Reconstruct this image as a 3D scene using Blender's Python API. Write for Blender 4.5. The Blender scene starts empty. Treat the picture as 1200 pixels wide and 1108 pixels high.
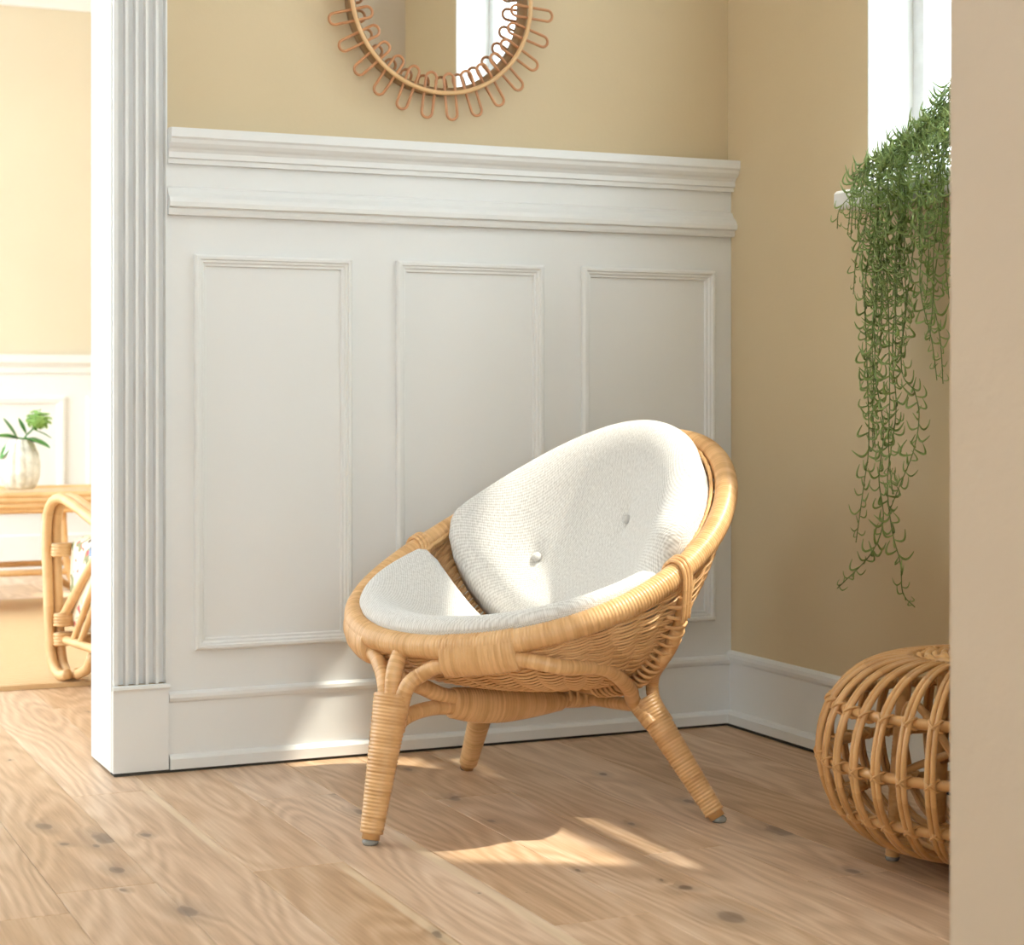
import bpy, math, random
import numpy as np
from mathutils import Vector, Matrix
random.seed(7); rng = np.random.default_rng(7)
S = bpy.context.scene; C = S.collection
PI = math.pi

# ------------------------------------------------------------------ camera, sky, sun, exposure
F_PX, CX, YH, CAM_H = 2180.0, 600.0, 462.0, 0.75
PSI = math.atan(985 / F_PX); sn, cs = math.sin(PSI), math.cos(PSI)
CAM = np.array([-2.1755, -3.6411, CAM_H])
cd = bpy.data.cameras.new('camera'); cam = bpy.data.objects.new('camera', cd); C.objects.link(cam)
cam.location = CAM; cam.rotation_euler = (PI / 2, 0, -PSI)
cd.sensor_width = 36; cd.lens = F_PX / 1200 * 36
cd.shift_y = -(1108 / 2 - YH) / 1200
cd.clip_start = .05
cd.dof.use_dof = True; cd.dof.focus_distance = 3.3; cd.dof.aperture_fstop = 7.0
S.camera = cam

W = bpy.data.worlds.new('sky'); S.world = W; W.use_nodes = True
bg = W.node_tree.nodes['Background']; bg.inputs[0].default_value = (.845, .935, 1.0, 1); bg.inputs[1].default_value = 4.2

SUN_AZ = math.atan2(.50, -.865); SUN_EL = math.radians(57)
sl = bpy.data.lights.new('sun', 'SUN'); sl.energy = 4.2; sl.angle = math.radians(1.3); sl.color = (1, .93, .80)
so = bpy.data.objects.new('sun', sl); C.objects.link(so)
sd = Vector((math.cos(SUN_AZ) * math.cos(SUN_EL), math.sin(SUN_AZ) * math.cos(SUN_EL), -math.sin(SUN_EL)))
so.rotation_euler = sd.to_track_quat('-Z', 'Y').to_euler(); so.location = (3, -3, 5)

S.view_settings.view_transform = 'Standard'; S.view_settings.look = 'None'
S.view_settings.gamma = 1; S.view_settings.use_curve_mapping = False
S.view_settings.exposure = 0.72

# ------------------------------------------------------------------ helpers: pixel rays, paths, meshes
def cam2world(x, d, z=0.0): return np.array([CAM[0] + x * cs + d * sn, CAM[1] - x * sn + d * cs, z])
def ray(px, py):
    x = (px - CX) / F_PX
    return np.array([x * cs + sn, -x * sn + cs, (YH - py) / F_PX])
def on_x(px, py, X):
    D = ray(px, py); return CAM + D * ((X - CAM[0]) / D[0])
def on_y(px, py, Y):
    D = ray(px, py); return CAM + D * ((Y - CAM[1]) / D[1])

def spline(P, n=12, closed=False):
    P = np.asarray(P, float); N = len(P); out = []
    rngN = range(N if closed else N - 1)
    for i in rngN:
        if closed: p0, p1, p2, p3 = P[(i - 1) % N], P[i], P[(i + 1) % N], P[(i + 2) % N]
        else:
            p1, p2 = P[i], P[i + 1]
            p0 = P[i - 1] if i > 0 else 2 * p1 - p2
            p3 = P[i + 2] if i + 2 < N else 2 * p2 - p1
        for t in np.arange(n) / n:
            out.append(.5 * (2 * p1 + (p2 - p0) * t + (2 * p0 - 5 * p1 + 4 * p2 - p3) * t * t + (3 * p1 - p0 - 3 * p2 + p3) * t ** 3))
    if not closed: out.append(P[-1])
    return np.array(out)
def resample(P, step, closed=False):
    Q = np.vstack([P, P[:1]]) if closed else P
    L = np.concatenate([[0], np.cumsum(np.linalg.norm(np.diff(Q, axis=0), axis=1))])
    n = max(2, int(round(L[-1] / step)))
    s = np.linspace(0, L[-1], n + 1)
    if closed: s = s[:-1]
    return np.stack([np.interp(s, L, Q[:, k]) for k in range(3)], 1), s, L[-1]

class MB:
    """collects geometry for one mesh object, with a uv layer in metres"""
    def __init__(self): self.v = []; self.f = []; self.uv = []; self.n = 0
    def add(self, v, f, uv=None):
        v = np.asarray(v, float); self.v.append(v)
        for k, q in enumerate(f):
            self.f.append([i + self.n for i in q]); self.uv.append(uv[k] if uv is not None else [(0, 0)] * len(q))
        self.n += len(v)
    def box(self, a, b):
        a = np.minimum(a, b); b = np.maximum(np.asarray(a), b) if False else np.maximum(a, b)
        x0, y0, z0 = a; x1, y1, z1 = b
        self.add([(x0,y0,z0),(x1,y0,z0),(x1,y1,z0),(x0,y1,z0),(x0,y0,z1),(x1,y0,z1),(x1,y1,z1),(x0,y1,z1)],
                 [(0,3,2,1),(4,5,6,7),(0,1,5,4),(1,2,6,5),(2,3,7,6),(3,0,4,7)])
    def tube(self, P, r, seg=8, closed=False, s=None, cap=True, up=None, flat=None):
        """sweep a round (or flat=(ra,rb) scaled) section; r scalar or per point array"""
        P = np.asarray(P, float); N = len(P)
        r = np.full(N, r) if np.isscalar(r) else np.asarray(r, float)
        if closed: T = np.roll(P, -1, 0) - np.roll(P, 1, 0)
        else: T = np.gradient(P, axis=0)
        T /= np.linalg.norm(T, axis=1)[:, None] + 1e-12
        if s is None: s = np.concatenate([[0], np.cumsum(np.linalg.norm(np.diff(P, axis=0), axis=1))])
        U = np.zeros_like(P)
        if up is not None:
            A = np.broadcast_to(np.asarray(up, float), P.shape)
            U = A - (A * T).sum(1)[:, None] * T; U /= np.linalg.norm(U, axis=1)[:, None] + 1e-12
        else:
            a = np.array([0, 0, 1.]) if abs(T[0, 2]) < .9 else np.array([1., 0, 0])
            u = a - a.dot(T[0]) * T[0]; u /= np.linalg.norm(u); U[0] = u
            for i in range(1, N):
                u = U[i - 1] - U[i - 1].dot(T[i]) * T[i]; U[i] = u / (np.linalg.norm(u) + 1e-12)
            if closed:
                ang = math.atan2(np.cross(U[-1], U[0]).dot(T[0]), U[-1].dot(U[0]))
                for i in range(N):
                    c_, s_ = math.cos(ang * i / N), math.sin(ang * i / N)
                    U[i] = U[i] * c_ + np.cross(T[i], U[i]) * s_
        V = np.cross(T, U)
        fa, fb = flat if flat is not None else (1, 1)
        fa = np.broadcast_to(fa, (N,)); fb = np.broadcast_to(fb, (N,))
        th = np.arange(seg) / seg * 2 * PI
        vv = P[:, None] + (U * (r * fa)[:, None])[:, None] * np.cos(th)[None, :, None] + (V * (r * fb)[:, None])[:, None] * np.sin(th)[None, :, None]
        vv = vv.reshape(-1, 3); f = []; uv = []
        M = N if closed else N - 1
        Ltot = s[-1] + (np.linalg.norm(P[0] - P[-1]) if closed else 0)
        for i in range(M):
            j = (i + 1) % N; s0 = s[i]; s1 = s[j] if j else Ltot
            for k in range(seg):
                l = (k + 1) % seg
                f.append((i * seg + k, i * seg + l, j * seg + l, j * seg + k))
                uv.append([(s0, k / seg), (s0, (k + 1) / seg), (s1, (k + 1) / seg), (s1, k / seg)])
        if cap and not closed:
            f.append(tuple(range(seg))[::-1]); uv.append([(0, 0)] * seg)
            f.append(tuple((N - 1) * seg + k for k in range(seg))); uv.append([(s[-1], 0)] * seg)
        self.add(vv, f, uv)
    def wrap(self, P, r, pitch=.0055, amp=.06, seg=12, closed=False, up=None, flat=None, sub=4):
        """a cane wound round a rod: ridged sweep"""
        P, s, L = resample(np.asarray(P, float), pitch / sub, closed)
        if closed: n = round(L / pitch); ph = s / L * n * PI
        else: ph = s / pitch * PI
        rr = np.interp(s, np.linspace(0, L, len(np.atleast_1d(r))), np.atleast_1d(r)) if not np.isscalar(r) else np.full(len(s), r)
        rr = rr * (1 + amp * (np.abs(np.sin(ph)) - .6))
        if flat is not None:
            flat = tuple(np.interp(s, np.linspace(0, L, len(np.atleast_1d(q))), np.atleast_1d(q)) if not np.isscalar(q) else q for q in flat)
        self.tube(P, rr, seg, closed, s, True, up, flat)
    def lathe(self, prof, c, seg=24, lobes=0, lamp=0.0):
        prof = np.asarray(prof, float); v = []; f = []; uv = []
        for (r, z) in prof:
            for k in range(seg):
                a = k / seg * 2 * PI; q = r * (1 + lamp * abs(math.cos(a * lobes / 2)) if lobes else 1)
                v.append((c[0] + q * math.cos(a), c[1] + q * math.sin(a), c[2] + z))
        for i in range(len(prof) - 1):
            for k in range(seg):
                l = (k + 1) % seg
                f.append((i * seg + k, i * seg + l, (i + 1) * seg + l, (i + 1) * seg + k)); uv.append([(0, 0)] * 4)
        self.add(v, f, uv)
    def build(self, name, mat, parent=None, smooth=True, base=None):
        V = np.vstack(self.v)
        b = np.array(parent_base(parent)) if base is None else np.array(base, float)
        me = bpy.data.meshes.new(name); me.from_pydata((V - b).tolist(), [], self.f)
        ul = me.uv_layers.new(name='uv')
        ul.data.foreach_set('uv', np.array([c for q in self.uv for c in q], float).ravel())
        me.polygons.foreach_set('use_smooth', [smooth] * len(me.polygons))
        me.materials.append(mat); me.update()
        o = bpy.data.objects.new(name, me); C.objects.link(o)
        if parent: o.parent = parent
        else: o.location = b
        return o
def parent_base(p):
    v = np.zeros(3)
    while p is not None: v = v + np.array(p.location); p = p.parent
    return v
def tag(o, label=None, cat=None, group=None, kind=None):
    if label: o['label'] = label
    if cat: o['category'] = cat
    if group: o['group'] = group
    if kind: o['kind'] = kind
    return o
def thing(name, loc, label, cat, group=None):
    o = bpy.data.objects.new(name, None); C.objects.link(o); o.location = loc; o.empty_display_size = .1
    return tag(o, label, cat, group)
def extrude(mb, prof, x0, x1, axis='x', y=0.0, sgn=-1):
    """prof = list of (out, z) closed polygon; runs along x (out = sgn*y) or along y (out = sgn*x)"""
    n = len(prof)
    def pt(o, z, t): return (t, y + sgn * o, z) if axis == 'x' else (y + sgn * o, t, z)
    v = [pt(o, z, x0) for o, z in prof] + [pt(o, z, x1) for o, z in prof]
    f = [(i, (i + 1) % n, n + (i + 1) % n, n + i) for i in range(n)] + [tuple(range(n))[::-1], tuple(range(n, 2 * n))]
    mb.add(v, f)
def frame_sweep(mb, prof, x0, x1, z0, z1, y):
    """mitred picture-frame moulding on a wall facing -y; prof = (inward, out)"""
    n = len(prof); v = []; f = []
    for (x, z, dx, dz) in ((x0, z0, 1, 1), (x1, z0, -1, 1), (x1, z1, -1, -1), (x0, z1, 1, -1)):
        for a, o in prof: v.append((x + dx * a, y - o, z + dz * a))
    for c_ in range(4):
        d = (c_ + 1) % 4
        for i in range(n - 1): f.append((c_ * n + i, c_ * n + i + 1, d * n + i + 1, d * n + i))
    mb.add(v, f)

# ------------------------------------------------------------------ materials
def mat(name):
    m = bpy.data.materials.new(name); m.use_nodes = True
    nt = m.node_tree; return m, nt, nt.nodes['Principled BSDF']
def nd(nt, t, **kw):
    n = nt.nodes.new(t)
    for k, v in kw.items():
        if k.startswith('i_'): n.inputs[int(k[2:])].default_value = v
        else: setattr(n, k, v)
    return n
def ramp(nt, stops, interp='LINEAR'):
    r = nt.nodes.new('ShaderNodeValToRGB'); e = r.color_ramp.elements; r.color_ramp.interpolation = interp
    while len(e) < len(stops): e.new(.5)
    for el, (p, c) in zip(e, stops): el.position = p; el.color = (*c, 1)
    return r
def mixc(nt, blend='MIX', fac=None):
    n = nt.nodes.new('ShaderNodeMix'); n.data_type = 'RGBA'; n.blend_type = blend
    if fac is not None: n.inputs[0].default_value = fac
    return n   # 0 factor, 6 A, 7 B, out 2
def bump(nt, b, h, strength, dist):
    n = nd(nt, 'ShaderNodeBump'); n.inputs['Strength'].default_value = strength; n.inputs['Distance'].default_value = dist
    nt.links.new(h, n.inputs['Height']); nt.links.new(n.outputs[0], b.inputs['Normal'])

def paint(name, col, rough=.5, scale=60, strength=.12, dist=.002, var=.03):
    m, nt, b = mat(name); L = nt.links
    tc = nd(nt, 'ShaderNodeNewGeometry')
    n1 = nd(nt, 'ShaderNodeTexNoise'); n1.inputs['Scale'].default_value = scale; n1.inputs['Detail'].default_value = 4
    n2 = nd(nt, 'ShaderNodeTexNoise'); n2.inputs['Scale'].default_value = 2.5
    L.new(tc.outputs['Position'], n1.inputs['Vector']); L.new(tc.outputs['Position'], n2.inputs['Vector'])
    r = ramp(nt, [(.3, tuple(c * (1 - var) for c in col)), (.7, tuple(min(1, c * (1 + var)) for c in col))])
    L.new(n2.outputs[0], r.inputs[0]); L.new(r.outputs[0], b.inputs['Base Color'])
    b.inputs['Roughness'].default_value = rough
    bump(nt, b, n1.outputs[0], strength, dist)
    return m
M_white = paint('white_paint', (.80, .80, .785), .38, 40, .05, .001, .01)
M_wall = paint('beige_wall_paint', (.65, .52, .33), .75, 90, .12, .002, .02)
M_far = paint('far_wall_tone', (.69, .60, .45), .75, 90, .12, .002, .02)  # paler, less saturated variant of the wall colour
M_plaster = paint('beige_plaster', (.575, .475, .37), .8, 45, .35, .004, .02)
M_ceiling = paint('ceiling_paint', (.85, .84, .82), .8, 60, .05, .001, .01)

def wood_floor():
    m, nt, b = mat('oak_plank'); L = nt.links
    g = nd(nt, 'ShaderNodeNewGeometry'); oi = nd(nt, 'ShaderNodeObjectInfo')
    off = nd(nt, 'ShaderNodeVectorMath', operation='SCALE'); off.inputs[0].default_value = (37.1, 91.7, 53.3)
    L.new(oi.outputs['Random'], off.inputs['Scale'])
    p = nd(nt, 'ShaderNodeVectorMath', operation='ADD'); L.new(g.outputs['Position'], p.inputs[0]); L.new(off.outputs[0], p.inputs[1])
    # stretched coordinates along the board (Y)
    st = nd(nt, 'ShaderNodeVectorMath', operation='MULTIPLY'); st.inputs[1].default_value = (1, .16, 1); L.new(p.outputs[0], st.inputs[0])
    # knots
    kn = nd(nt, 'ShaderNodeVectorMath', operation='MULTIPLY'); kn.inputs[1].default_value = (1, .62, 1); L.new(p.outputs[0], kn.inputs[0])
    dn = nd(nt, 'ShaderNodeTexNoise'); dn.inputs['Scale'].default_value = 14; dn.inputs['Detail'].default_value = 3; L.new(kn.outputs[0], dn.inputs['Vector'])
    dsc = nd(nt, 'ShaderNodeVectorMath', operation='SCALE'); dsc.inputs['Scale'].default_value = .06; L.new(dn.outputs['Color'], dsc.inputs[0])
    kn2 = nd(nt, 'ShaderNodeVectorMath', operation='ADD'); L.new(kn.outputs[0], kn2.inputs[0]); L.new(dsc.outputs[0], kn2.inputs[1])
    vo = nd(nt, 'ShaderNodeTexVoronoi'); vo.voronoi_dimensions = '2D'; vo.inputs['Scale'].default_value = 4.2; L.new(kn2.outputs[0], vo.inputs['Vector'])
    sep = nd(nt, 'ShaderNodeSeparateColor'); L.new(vo.outputs['Color'], sep.inputs[0])
    # knot radius from cell random, only some cells carry a knot
    kr = nd(nt, 'ShaderNodeMapRange'); kr.inputs[1].default_value = .80; kr.inputs[2].default_value = 1; kr.inputs[3].default_value = .0; kr.inputs[4].default_value = .13; L.new(sep.outputs[0], kr.inputs[0])
    kd = nd(nt, 'ShaderNodeMath', operation='DIVIDE'); L.new(vo.outputs['Distance'], kd.inputs[0])
    ka = nd(nt, 'ShaderNodeMath', operation='ADD', i_1=.004); L.new(kr.outputs[0], ka.inputs[0]); L.new(ka.outputs[0], kd.inputs[1])
    knot = ramp(nt, [(0, (1, 1, 1)), (.25, (.85, .85, .85)), (.34, (.35, .35, .35)), (1, (0, 0, 0))]); kd2 = nd(nt, 'ShaderNodeMath', operation='MULTIPLY', i_1=.5)
    gp_ = nd(nt, 'ShaderNodeVectorMath', operation='ADD'); dsm = nd(nt, 'ShaderNodeVectorMath', operation='SCALE'); dsm.inputs['Scale'].default_value = .03
    dm = nd(nt, 'ShaderNodeVectorMath', operation='SUBTRACT'); dm.inputs[1].default_value = (.5, .5, .5); L.new(dn.outputs['Color'], dm.inputs[0]); L.new(dm.outputs[0], dsm.inputs[0])
    L.new(g.outputs['Position'], gp_.inputs[0]); L.new(dsm.outputs[0], gp_.inputs[1])
    last = kd.outputs[0]
    for (kx, ky, krad) in ((52, 969, .017), (78, 990, .008), (112, 991, .008), (140, 1020, .014), (145, 1043, .007), (222, 1068, .020), (535, 936, .013), (578, 963, .007), (855, 1075, .024), (738, 966, .009), (480, 902, .010), (676, 1021, .006), (706, 908, .010), (1000, 1022, .011)):
        d_ = F_PX * CAM_H / (ky - YH); c_ = cam2world((kx - CX) / F_PX * d_, d_)
        a1 = nd(nt, 'ShaderNodeVectorMath', operation='SUBTRACT'); a1.inputs[1].default_value = (c_[0], c_[1], 0); L.new(gp_.outputs[0], a1.inputs[0])
        a2 = nd(nt, 'ShaderNodeVectorMath', operation='MULTIPLY'); a2.inputs[1].default_value = (1 / krad / 1.3, .55 / krad / 1.3, 0); L.new(a1.outputs[0], a2.inputs[0])
        a3 = nd(nt, 'ShaderNodeVectorMath', operation='LENGTH'); L.new(a2.outputs[0], a3.inputs[0])
        mn = nd(nt, 'ShaderNodeMath', operation='MINIMUM'); L.new(last, mn.inputs[0]); L.new(a3.outputs['Value'], mn.inputs[1]); last = mn.outputs[0]
    L.new(last, kd2.inputs[0]); L.new(kd2.outputs[0], knot.inputs[0])
    # grain, bent round the knots
    bend = nd(nt, 'ShaderNodeMath', operation='MULTIPLY', i_1=.05); L.new(knot.outputs[0], bend.inputs[0])
    cmb = nd(nt, 'ShaderNodeCombineXYZ'); L.new(bend.outputs[0], cmb.inputs[0])
    st2 = nd(nt, 'ShaderNodeVectorMath', operation='ADD'); L.new(st.outputs[0], st2.inputs[0]); L.new(cmb.outputs[0], st2.inputs[1])
    big = nd(nt, 'ShaderNodeTexNoise'); big.inputs['Scale'].default_value = 5; big.inputs['Detail'].default_value = 2; L.new(st2.outputs[0], big.inputs['Vector'])
    ring = nd(nt, 'ShaderNodeMath', operation='MULTIPLY', i_1=110.0); L.new(big.outputs[0], ring.inputs[0])
    rs = nd(nt, 'ShaderNodeMath', operation='SINE'); L.new(ring.outputs[0], rs.inputs[0])
    fine = nd(nt, 'ShaderNodeTexNoise'); fine.inputs['Scale'].default_value = 170; fine.inputs['Detail'].default_value = 3
    stf = nd(nt, 'ShaderNodeVectorMath', operation='MULTIPLY'); stf.inputs[1].default_value = (1, .045, 1); L.new(p.outputs[0], stf.inputs[0]); L.new(stf.outputs[0], fine.inputs['Vector'])
    gr = nd(nt, 'ShaderNodeMath', operation='MULTIPLY_ADD', i_1=.11, i_2=.0); L.new(rs.outputs[0], gr.inputs[0])
    gr2 = nd(nt, 'ShaderNodeMath', operation='MULTIPLY_ADD', i_1=.55); L.new(fine.outputs[0], gr2.inputs[0]); L.new(gr.outputs[0], gr2.inputs[2])
    br = nd(nt, 'ShaderNodeMath', operation='MULTIPLY_ADD', i_1=.5); L.new(big.outputs[0], br.inputs[0]); L.new(gr2.outputs[0], br.inputs[2])
    cr = ramp(nt, [(.22, (.46, .28, .16)), (.5, (.63, .42, .265)), (.8, (.79, .585, .42))]); L.new(br.outputs[0], cr.inputs[0])
    # per board tint
    hs = nd(nt, 'ShaderNodeHueSaturation'); L.new(cr.outputs[0], hs.inputs['Color'])
    vr = nd(nt, 'ShaderNodeMapRange'); vr.inputs[3].default_value = .88; vr.inputs[4].default_value = 1.08; L.new(oi.outputs['Random'], vr.inputs[0]); L.new(vr.outputs[0], hs.inputs['Value'])
    sr = nd(nt, 'ShaderNodeMapRange'); sr.inputs[3].default_value = 1.1; sr.inputs[4].default_value = .88; L.new(oi.outputs['Random'], sr.inputs[0]); L.new(sr.outputs[0], hs.inputs['Saturation'])
    sxp = nd(nt, 'ShaderNodeSeparateXYZ'); L.new(g.outputs['Position'], sxp.inputs[0]); col_ = hs.outputs[0]
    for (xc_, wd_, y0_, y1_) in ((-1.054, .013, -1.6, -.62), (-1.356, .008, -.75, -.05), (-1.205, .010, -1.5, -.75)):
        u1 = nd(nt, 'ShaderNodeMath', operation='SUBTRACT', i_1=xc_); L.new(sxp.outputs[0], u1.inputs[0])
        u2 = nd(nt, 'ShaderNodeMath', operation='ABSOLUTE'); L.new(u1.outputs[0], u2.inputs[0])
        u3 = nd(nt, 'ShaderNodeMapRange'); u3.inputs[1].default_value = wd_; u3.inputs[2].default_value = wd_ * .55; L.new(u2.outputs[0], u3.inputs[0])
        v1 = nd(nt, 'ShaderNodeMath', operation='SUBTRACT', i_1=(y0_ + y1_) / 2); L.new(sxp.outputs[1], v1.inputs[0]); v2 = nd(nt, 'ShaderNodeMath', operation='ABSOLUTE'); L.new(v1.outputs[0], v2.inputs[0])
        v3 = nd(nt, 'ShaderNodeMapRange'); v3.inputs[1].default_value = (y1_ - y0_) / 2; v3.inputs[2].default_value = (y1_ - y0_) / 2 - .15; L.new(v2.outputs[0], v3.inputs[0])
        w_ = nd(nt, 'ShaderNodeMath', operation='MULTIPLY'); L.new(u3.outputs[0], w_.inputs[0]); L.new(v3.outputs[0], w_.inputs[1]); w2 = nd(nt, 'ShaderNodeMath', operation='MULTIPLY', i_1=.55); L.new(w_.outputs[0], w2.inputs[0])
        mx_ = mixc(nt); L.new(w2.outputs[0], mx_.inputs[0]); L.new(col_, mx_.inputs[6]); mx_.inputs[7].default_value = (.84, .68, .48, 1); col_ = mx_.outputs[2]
    mk = mixc(nt); L.new(knot.outputs[0], mk.inputs[0]); L.new(col_, mk.inputs[6]); mk.inputs[7].default_value = (.14, .09, .062, 1)
    kf = nd(nt, 'ShaderNodeMath', operation='MULTIPLY', i_1=.8); L.new(knot.outputs[0], kf.inputs[0]); L.new(kf.outputs[0], mk.inputs[0])
    L.new(mk.outputs[2], b.inputs['Base Color'])
    b.inputs['Roughness'].default_value = .42; b.inputs['Specular IOR Level'].default_value = .35
    bump(nt, b, gr2.outputs[0], .10, .002)
    return m
M_floor = wood_floor()

def cane(name, c0, c1, rough=.42, pitch=.0055, contrast=1.0):
    """wrapped cane: every turn (uv.x / pitch) gets its own tint"""
    m, nt, b = mat(name); L = nt.links
    uv = nd(nt, 'ShaderNodeUVMap'); uv.uv_map = 'uv'
    sx = nd(nt, 'ShaderNodeSeparateXYZ'); L.new(uv.outputs[0], sx.inputs[0])
    d = nd(nt, 'ShaderNodeMath', operation='DIVIDE', i_1=pitch); L.new(sx.outputs[0], d.inputs[0])
    fl = nd(nt, 'ShaderNodeMath', operation='FLOOR'); L.new(d.outputs[0], fl.inputs[0])
    wn = nd(nt, 'ShaderNodeTexWhiteNoise'); wn.noise_dimensions = '1D'; L.new(fl.outputs[0], wn.inputs['W'])
    g = nd(nt, 'ShaderNodeNewGeometry'); n = nd(nt, 'ShaderNodeTexNoise'); n.inputs['Scale'].default_value = 22; n.inputs['Detail'].default_value = 3
    L.new(g.outputs['Position'], n.inputs['Vector'])
    a = nd(nt, 'ShaderNodeMath', operation='MULTIPLY_ADD', i_1=.45 * contrast); L.new(wn.outputs[0], a.inputs[0]); L.new(n.outputs[0], a.inputs[2])
    r = ramp(nt, [(.3, c0), (.95, c1)]); L.new(a.outputs[0], r.inputs[0]); L.new(r.outputs[0], b.inputs['Base Color'])
    b.inputs['Roughness'].default_value = rough
    return m
M_cane = cane('wrapped_cane', (.59, .315, .122), (.79, .485, .23), .36)
M_weave = cane('woven_cane', (.59, .31, .12), (.77, .465, .215), .5, .03)
M_pole = cane('rattan_pole', (.50, .25, .09), (.70, .40, .165), .33, .12, .6)
M_pouf = cane('rattan_pouf_cane', (.50, .255, .09), (.72, .42, .18), .33, .10, .8)
M_mirror_cane = cane('mirror_cane', (.47, .20, .085), (.60, .29, .125), .4, .1, .5)
M_lcane = cane('pale_rattan', (.62, .36, .155), (.78, .51, .26), .35, .12, .6)

def simple(name, col, rough=.5, metal=0.0):
    m, nt, b = mat(name)
    n = nd(nt, 'ShaderNodeTexNoise'); n.inputs['Scale'].default_value = 30
    g = nd(nt, 'ShaderNodeNewGeometry'); nt.links.new(g.outputs['Position'], n.inputs['Vector'])
    r = ramp(nt, [(.3, tuple(c * .93 for c in col)), (.7, tuple(min(1, c * 1.05) for c in col))])
    nt.links.new(n.outputs[0], r.inputs[0]); nt.links.new(r.outputs[0], b.inputs['Base Color'])
    b.inputs['Roughness'].default_value = rough; b.inputs['Metallic'].default_value = metal
    return m
M_glide = simple('glide_plastic', (.30, .30, .28), .25)
M_hoop = simple('mirror_hoop', (.34, .20, .09), .5)
M_dark = simple('joint_dark', (.045, .032, .022), .9)
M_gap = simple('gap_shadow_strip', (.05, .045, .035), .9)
M_pot = simple('pot_glaze', (.72, .71, .68), .3)
M_soil = simple('soil', (.05, .035, .025), .95)
M_frame = simple('window_frame_paint', (.78, .80, .82), .35)

def fabric(name, col, col2, pitch=.0042):
    m, nt, b = mat(name); L = nt.links
    uv = nd(nt, 'ShaderNodeUVMap'); uv.uv_map = 'uv'
    sx = nd(nt, 'ShaderNodeSeparateXYZ'); L.new(uv.outputs[0], sx.inputs[0])
    def sine(sock):
        a = nd(nt, 'ShaderNodeMath', operation='MULTIPLY', i_1=2 * PI / pitch); L.new(sock, a.inputs[0])
        s_ = nd(nt, 'ShaderNodeMath', operation='SINE'); L.new(a.outputs[0], s_.inputs[0]); return s_.outputs[0]
    mu = nd(nt, 'ShaderNodeMath', operation='MULTIPLY'); L.new(sine(sx.outputs[0]), mu.inputs[0]); L.new(sine(sx.outputs[1]), mu.inputs[1])
    n = nd(nt, 'ShaderNodeTexNoise'); n.inputs['Scale'].default_value = 260; n.inputs['Detail'].default_value = 2; L.new(uv.outputs[0], n.inputs['Vector'])
    a = nd(nt, 'ShaderNodeMath', operation='MULTIPLY_ADD', i_1=.28); L.new(mu.outputs[0], a.inputs[0]); L.new(n.outputs[0], a.inputs[2])
    r = ramp(nt, [(.25, col2), (.7, col)]); L.new(a.outputs[0], r.inputs[0]); L.new(r.outputs[0], b.inputs['Base Color'])
    b.inputs['Roughness'].default_value = .95; b.inputs['Sheen Weight'].default_value = .25
    bump(nt, b, a.outputs[0], .55, .0016)
    return m
M_fabric = fabric('white_weave_fabric', (.80, .775, .74), (.56, .525, .49))

def mirror_glass():
    m, nt, b = mat('mirror_glass'); b.inputs['Base Color'].default_value = (.93, .93, .9, 1); b.inputs['Metallic'].default_value = 1; b.inputs['Roughness'].default_value = .015
    return m
M_mirror = mirror_glass()
def pane():
    m, nt, b = mat('window_glass'); L = nt.links
    tr = nd(nt, 'ShaderNodeBsdfTransparent'); tr.inputs[0].default_value = (.97, .985, .98, 1)
    gl = nd(nt, 'ShaderNodeBsdfGlossy'); gl.inputs['Roughness'].default_value = .02
    mx = nd(nt, 'ShaderNodeMixShader'); mx.inputs[0].default_value = .05
    L.new(tr.outputs[0], mx.inputs[1]); L.new(gl.outputs[0], mx.inputs[2]); L.new(mx.outputs[0], nt.nodes['Material Output'].inputs[0])
    return m
M_pane = pane()
def leafmat(name, c0, c1):
    m, nt, b = mat(name); L = nt.links
    g = nd(nt, 'ShaderNodeNewGeometry'); n = nd(nt, 'ShaderNodeTexNoise'); n.inputs['Scale'].default_value = 28
    L.new(g.outputs['Position'], n.inputs['Vector'])
    r = ramp(nt, [(.3, c0), (.7, c1)]); L.new(n.outputs[0], r.inputs[0]); L.new(r.outputs[0], b.inputs['Base Color'])
    b.inputs['Roughness'].default_value = .4
    b.inputs['Subsurface Weight'].default_value = .0
    tl = nd(nt, 'ShaderNodeBsdfTranslucent'); L.new(r.outputs[0], tl.inputs[0])
    mx = nd(nt, 'ShaderNodeMixShader'); mx.inputs[0].default_value = .3
    L.new(b.outputs[0], mx.inputs[1]); L.new(tl.outputs[0], mx.inputs[2]); L.new(mx.outputs[0], nt.nodes['Material Output'].inputs[0])
    return m
M_leaf = leafmat('hanging_leaf', (.23, .34, .09), (.42, .55, .21))
M_stem = leafmat('hanging_stem', (.14, .22, .06), (.24, .33, .12))
M_bleaf = leafmat('broad_leaf', (.05, .25, .04), (.13, .42, .08))
M_bloom = leafmat('green_bloom', (.25, .48, .10), (.42, .65, .2))

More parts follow.
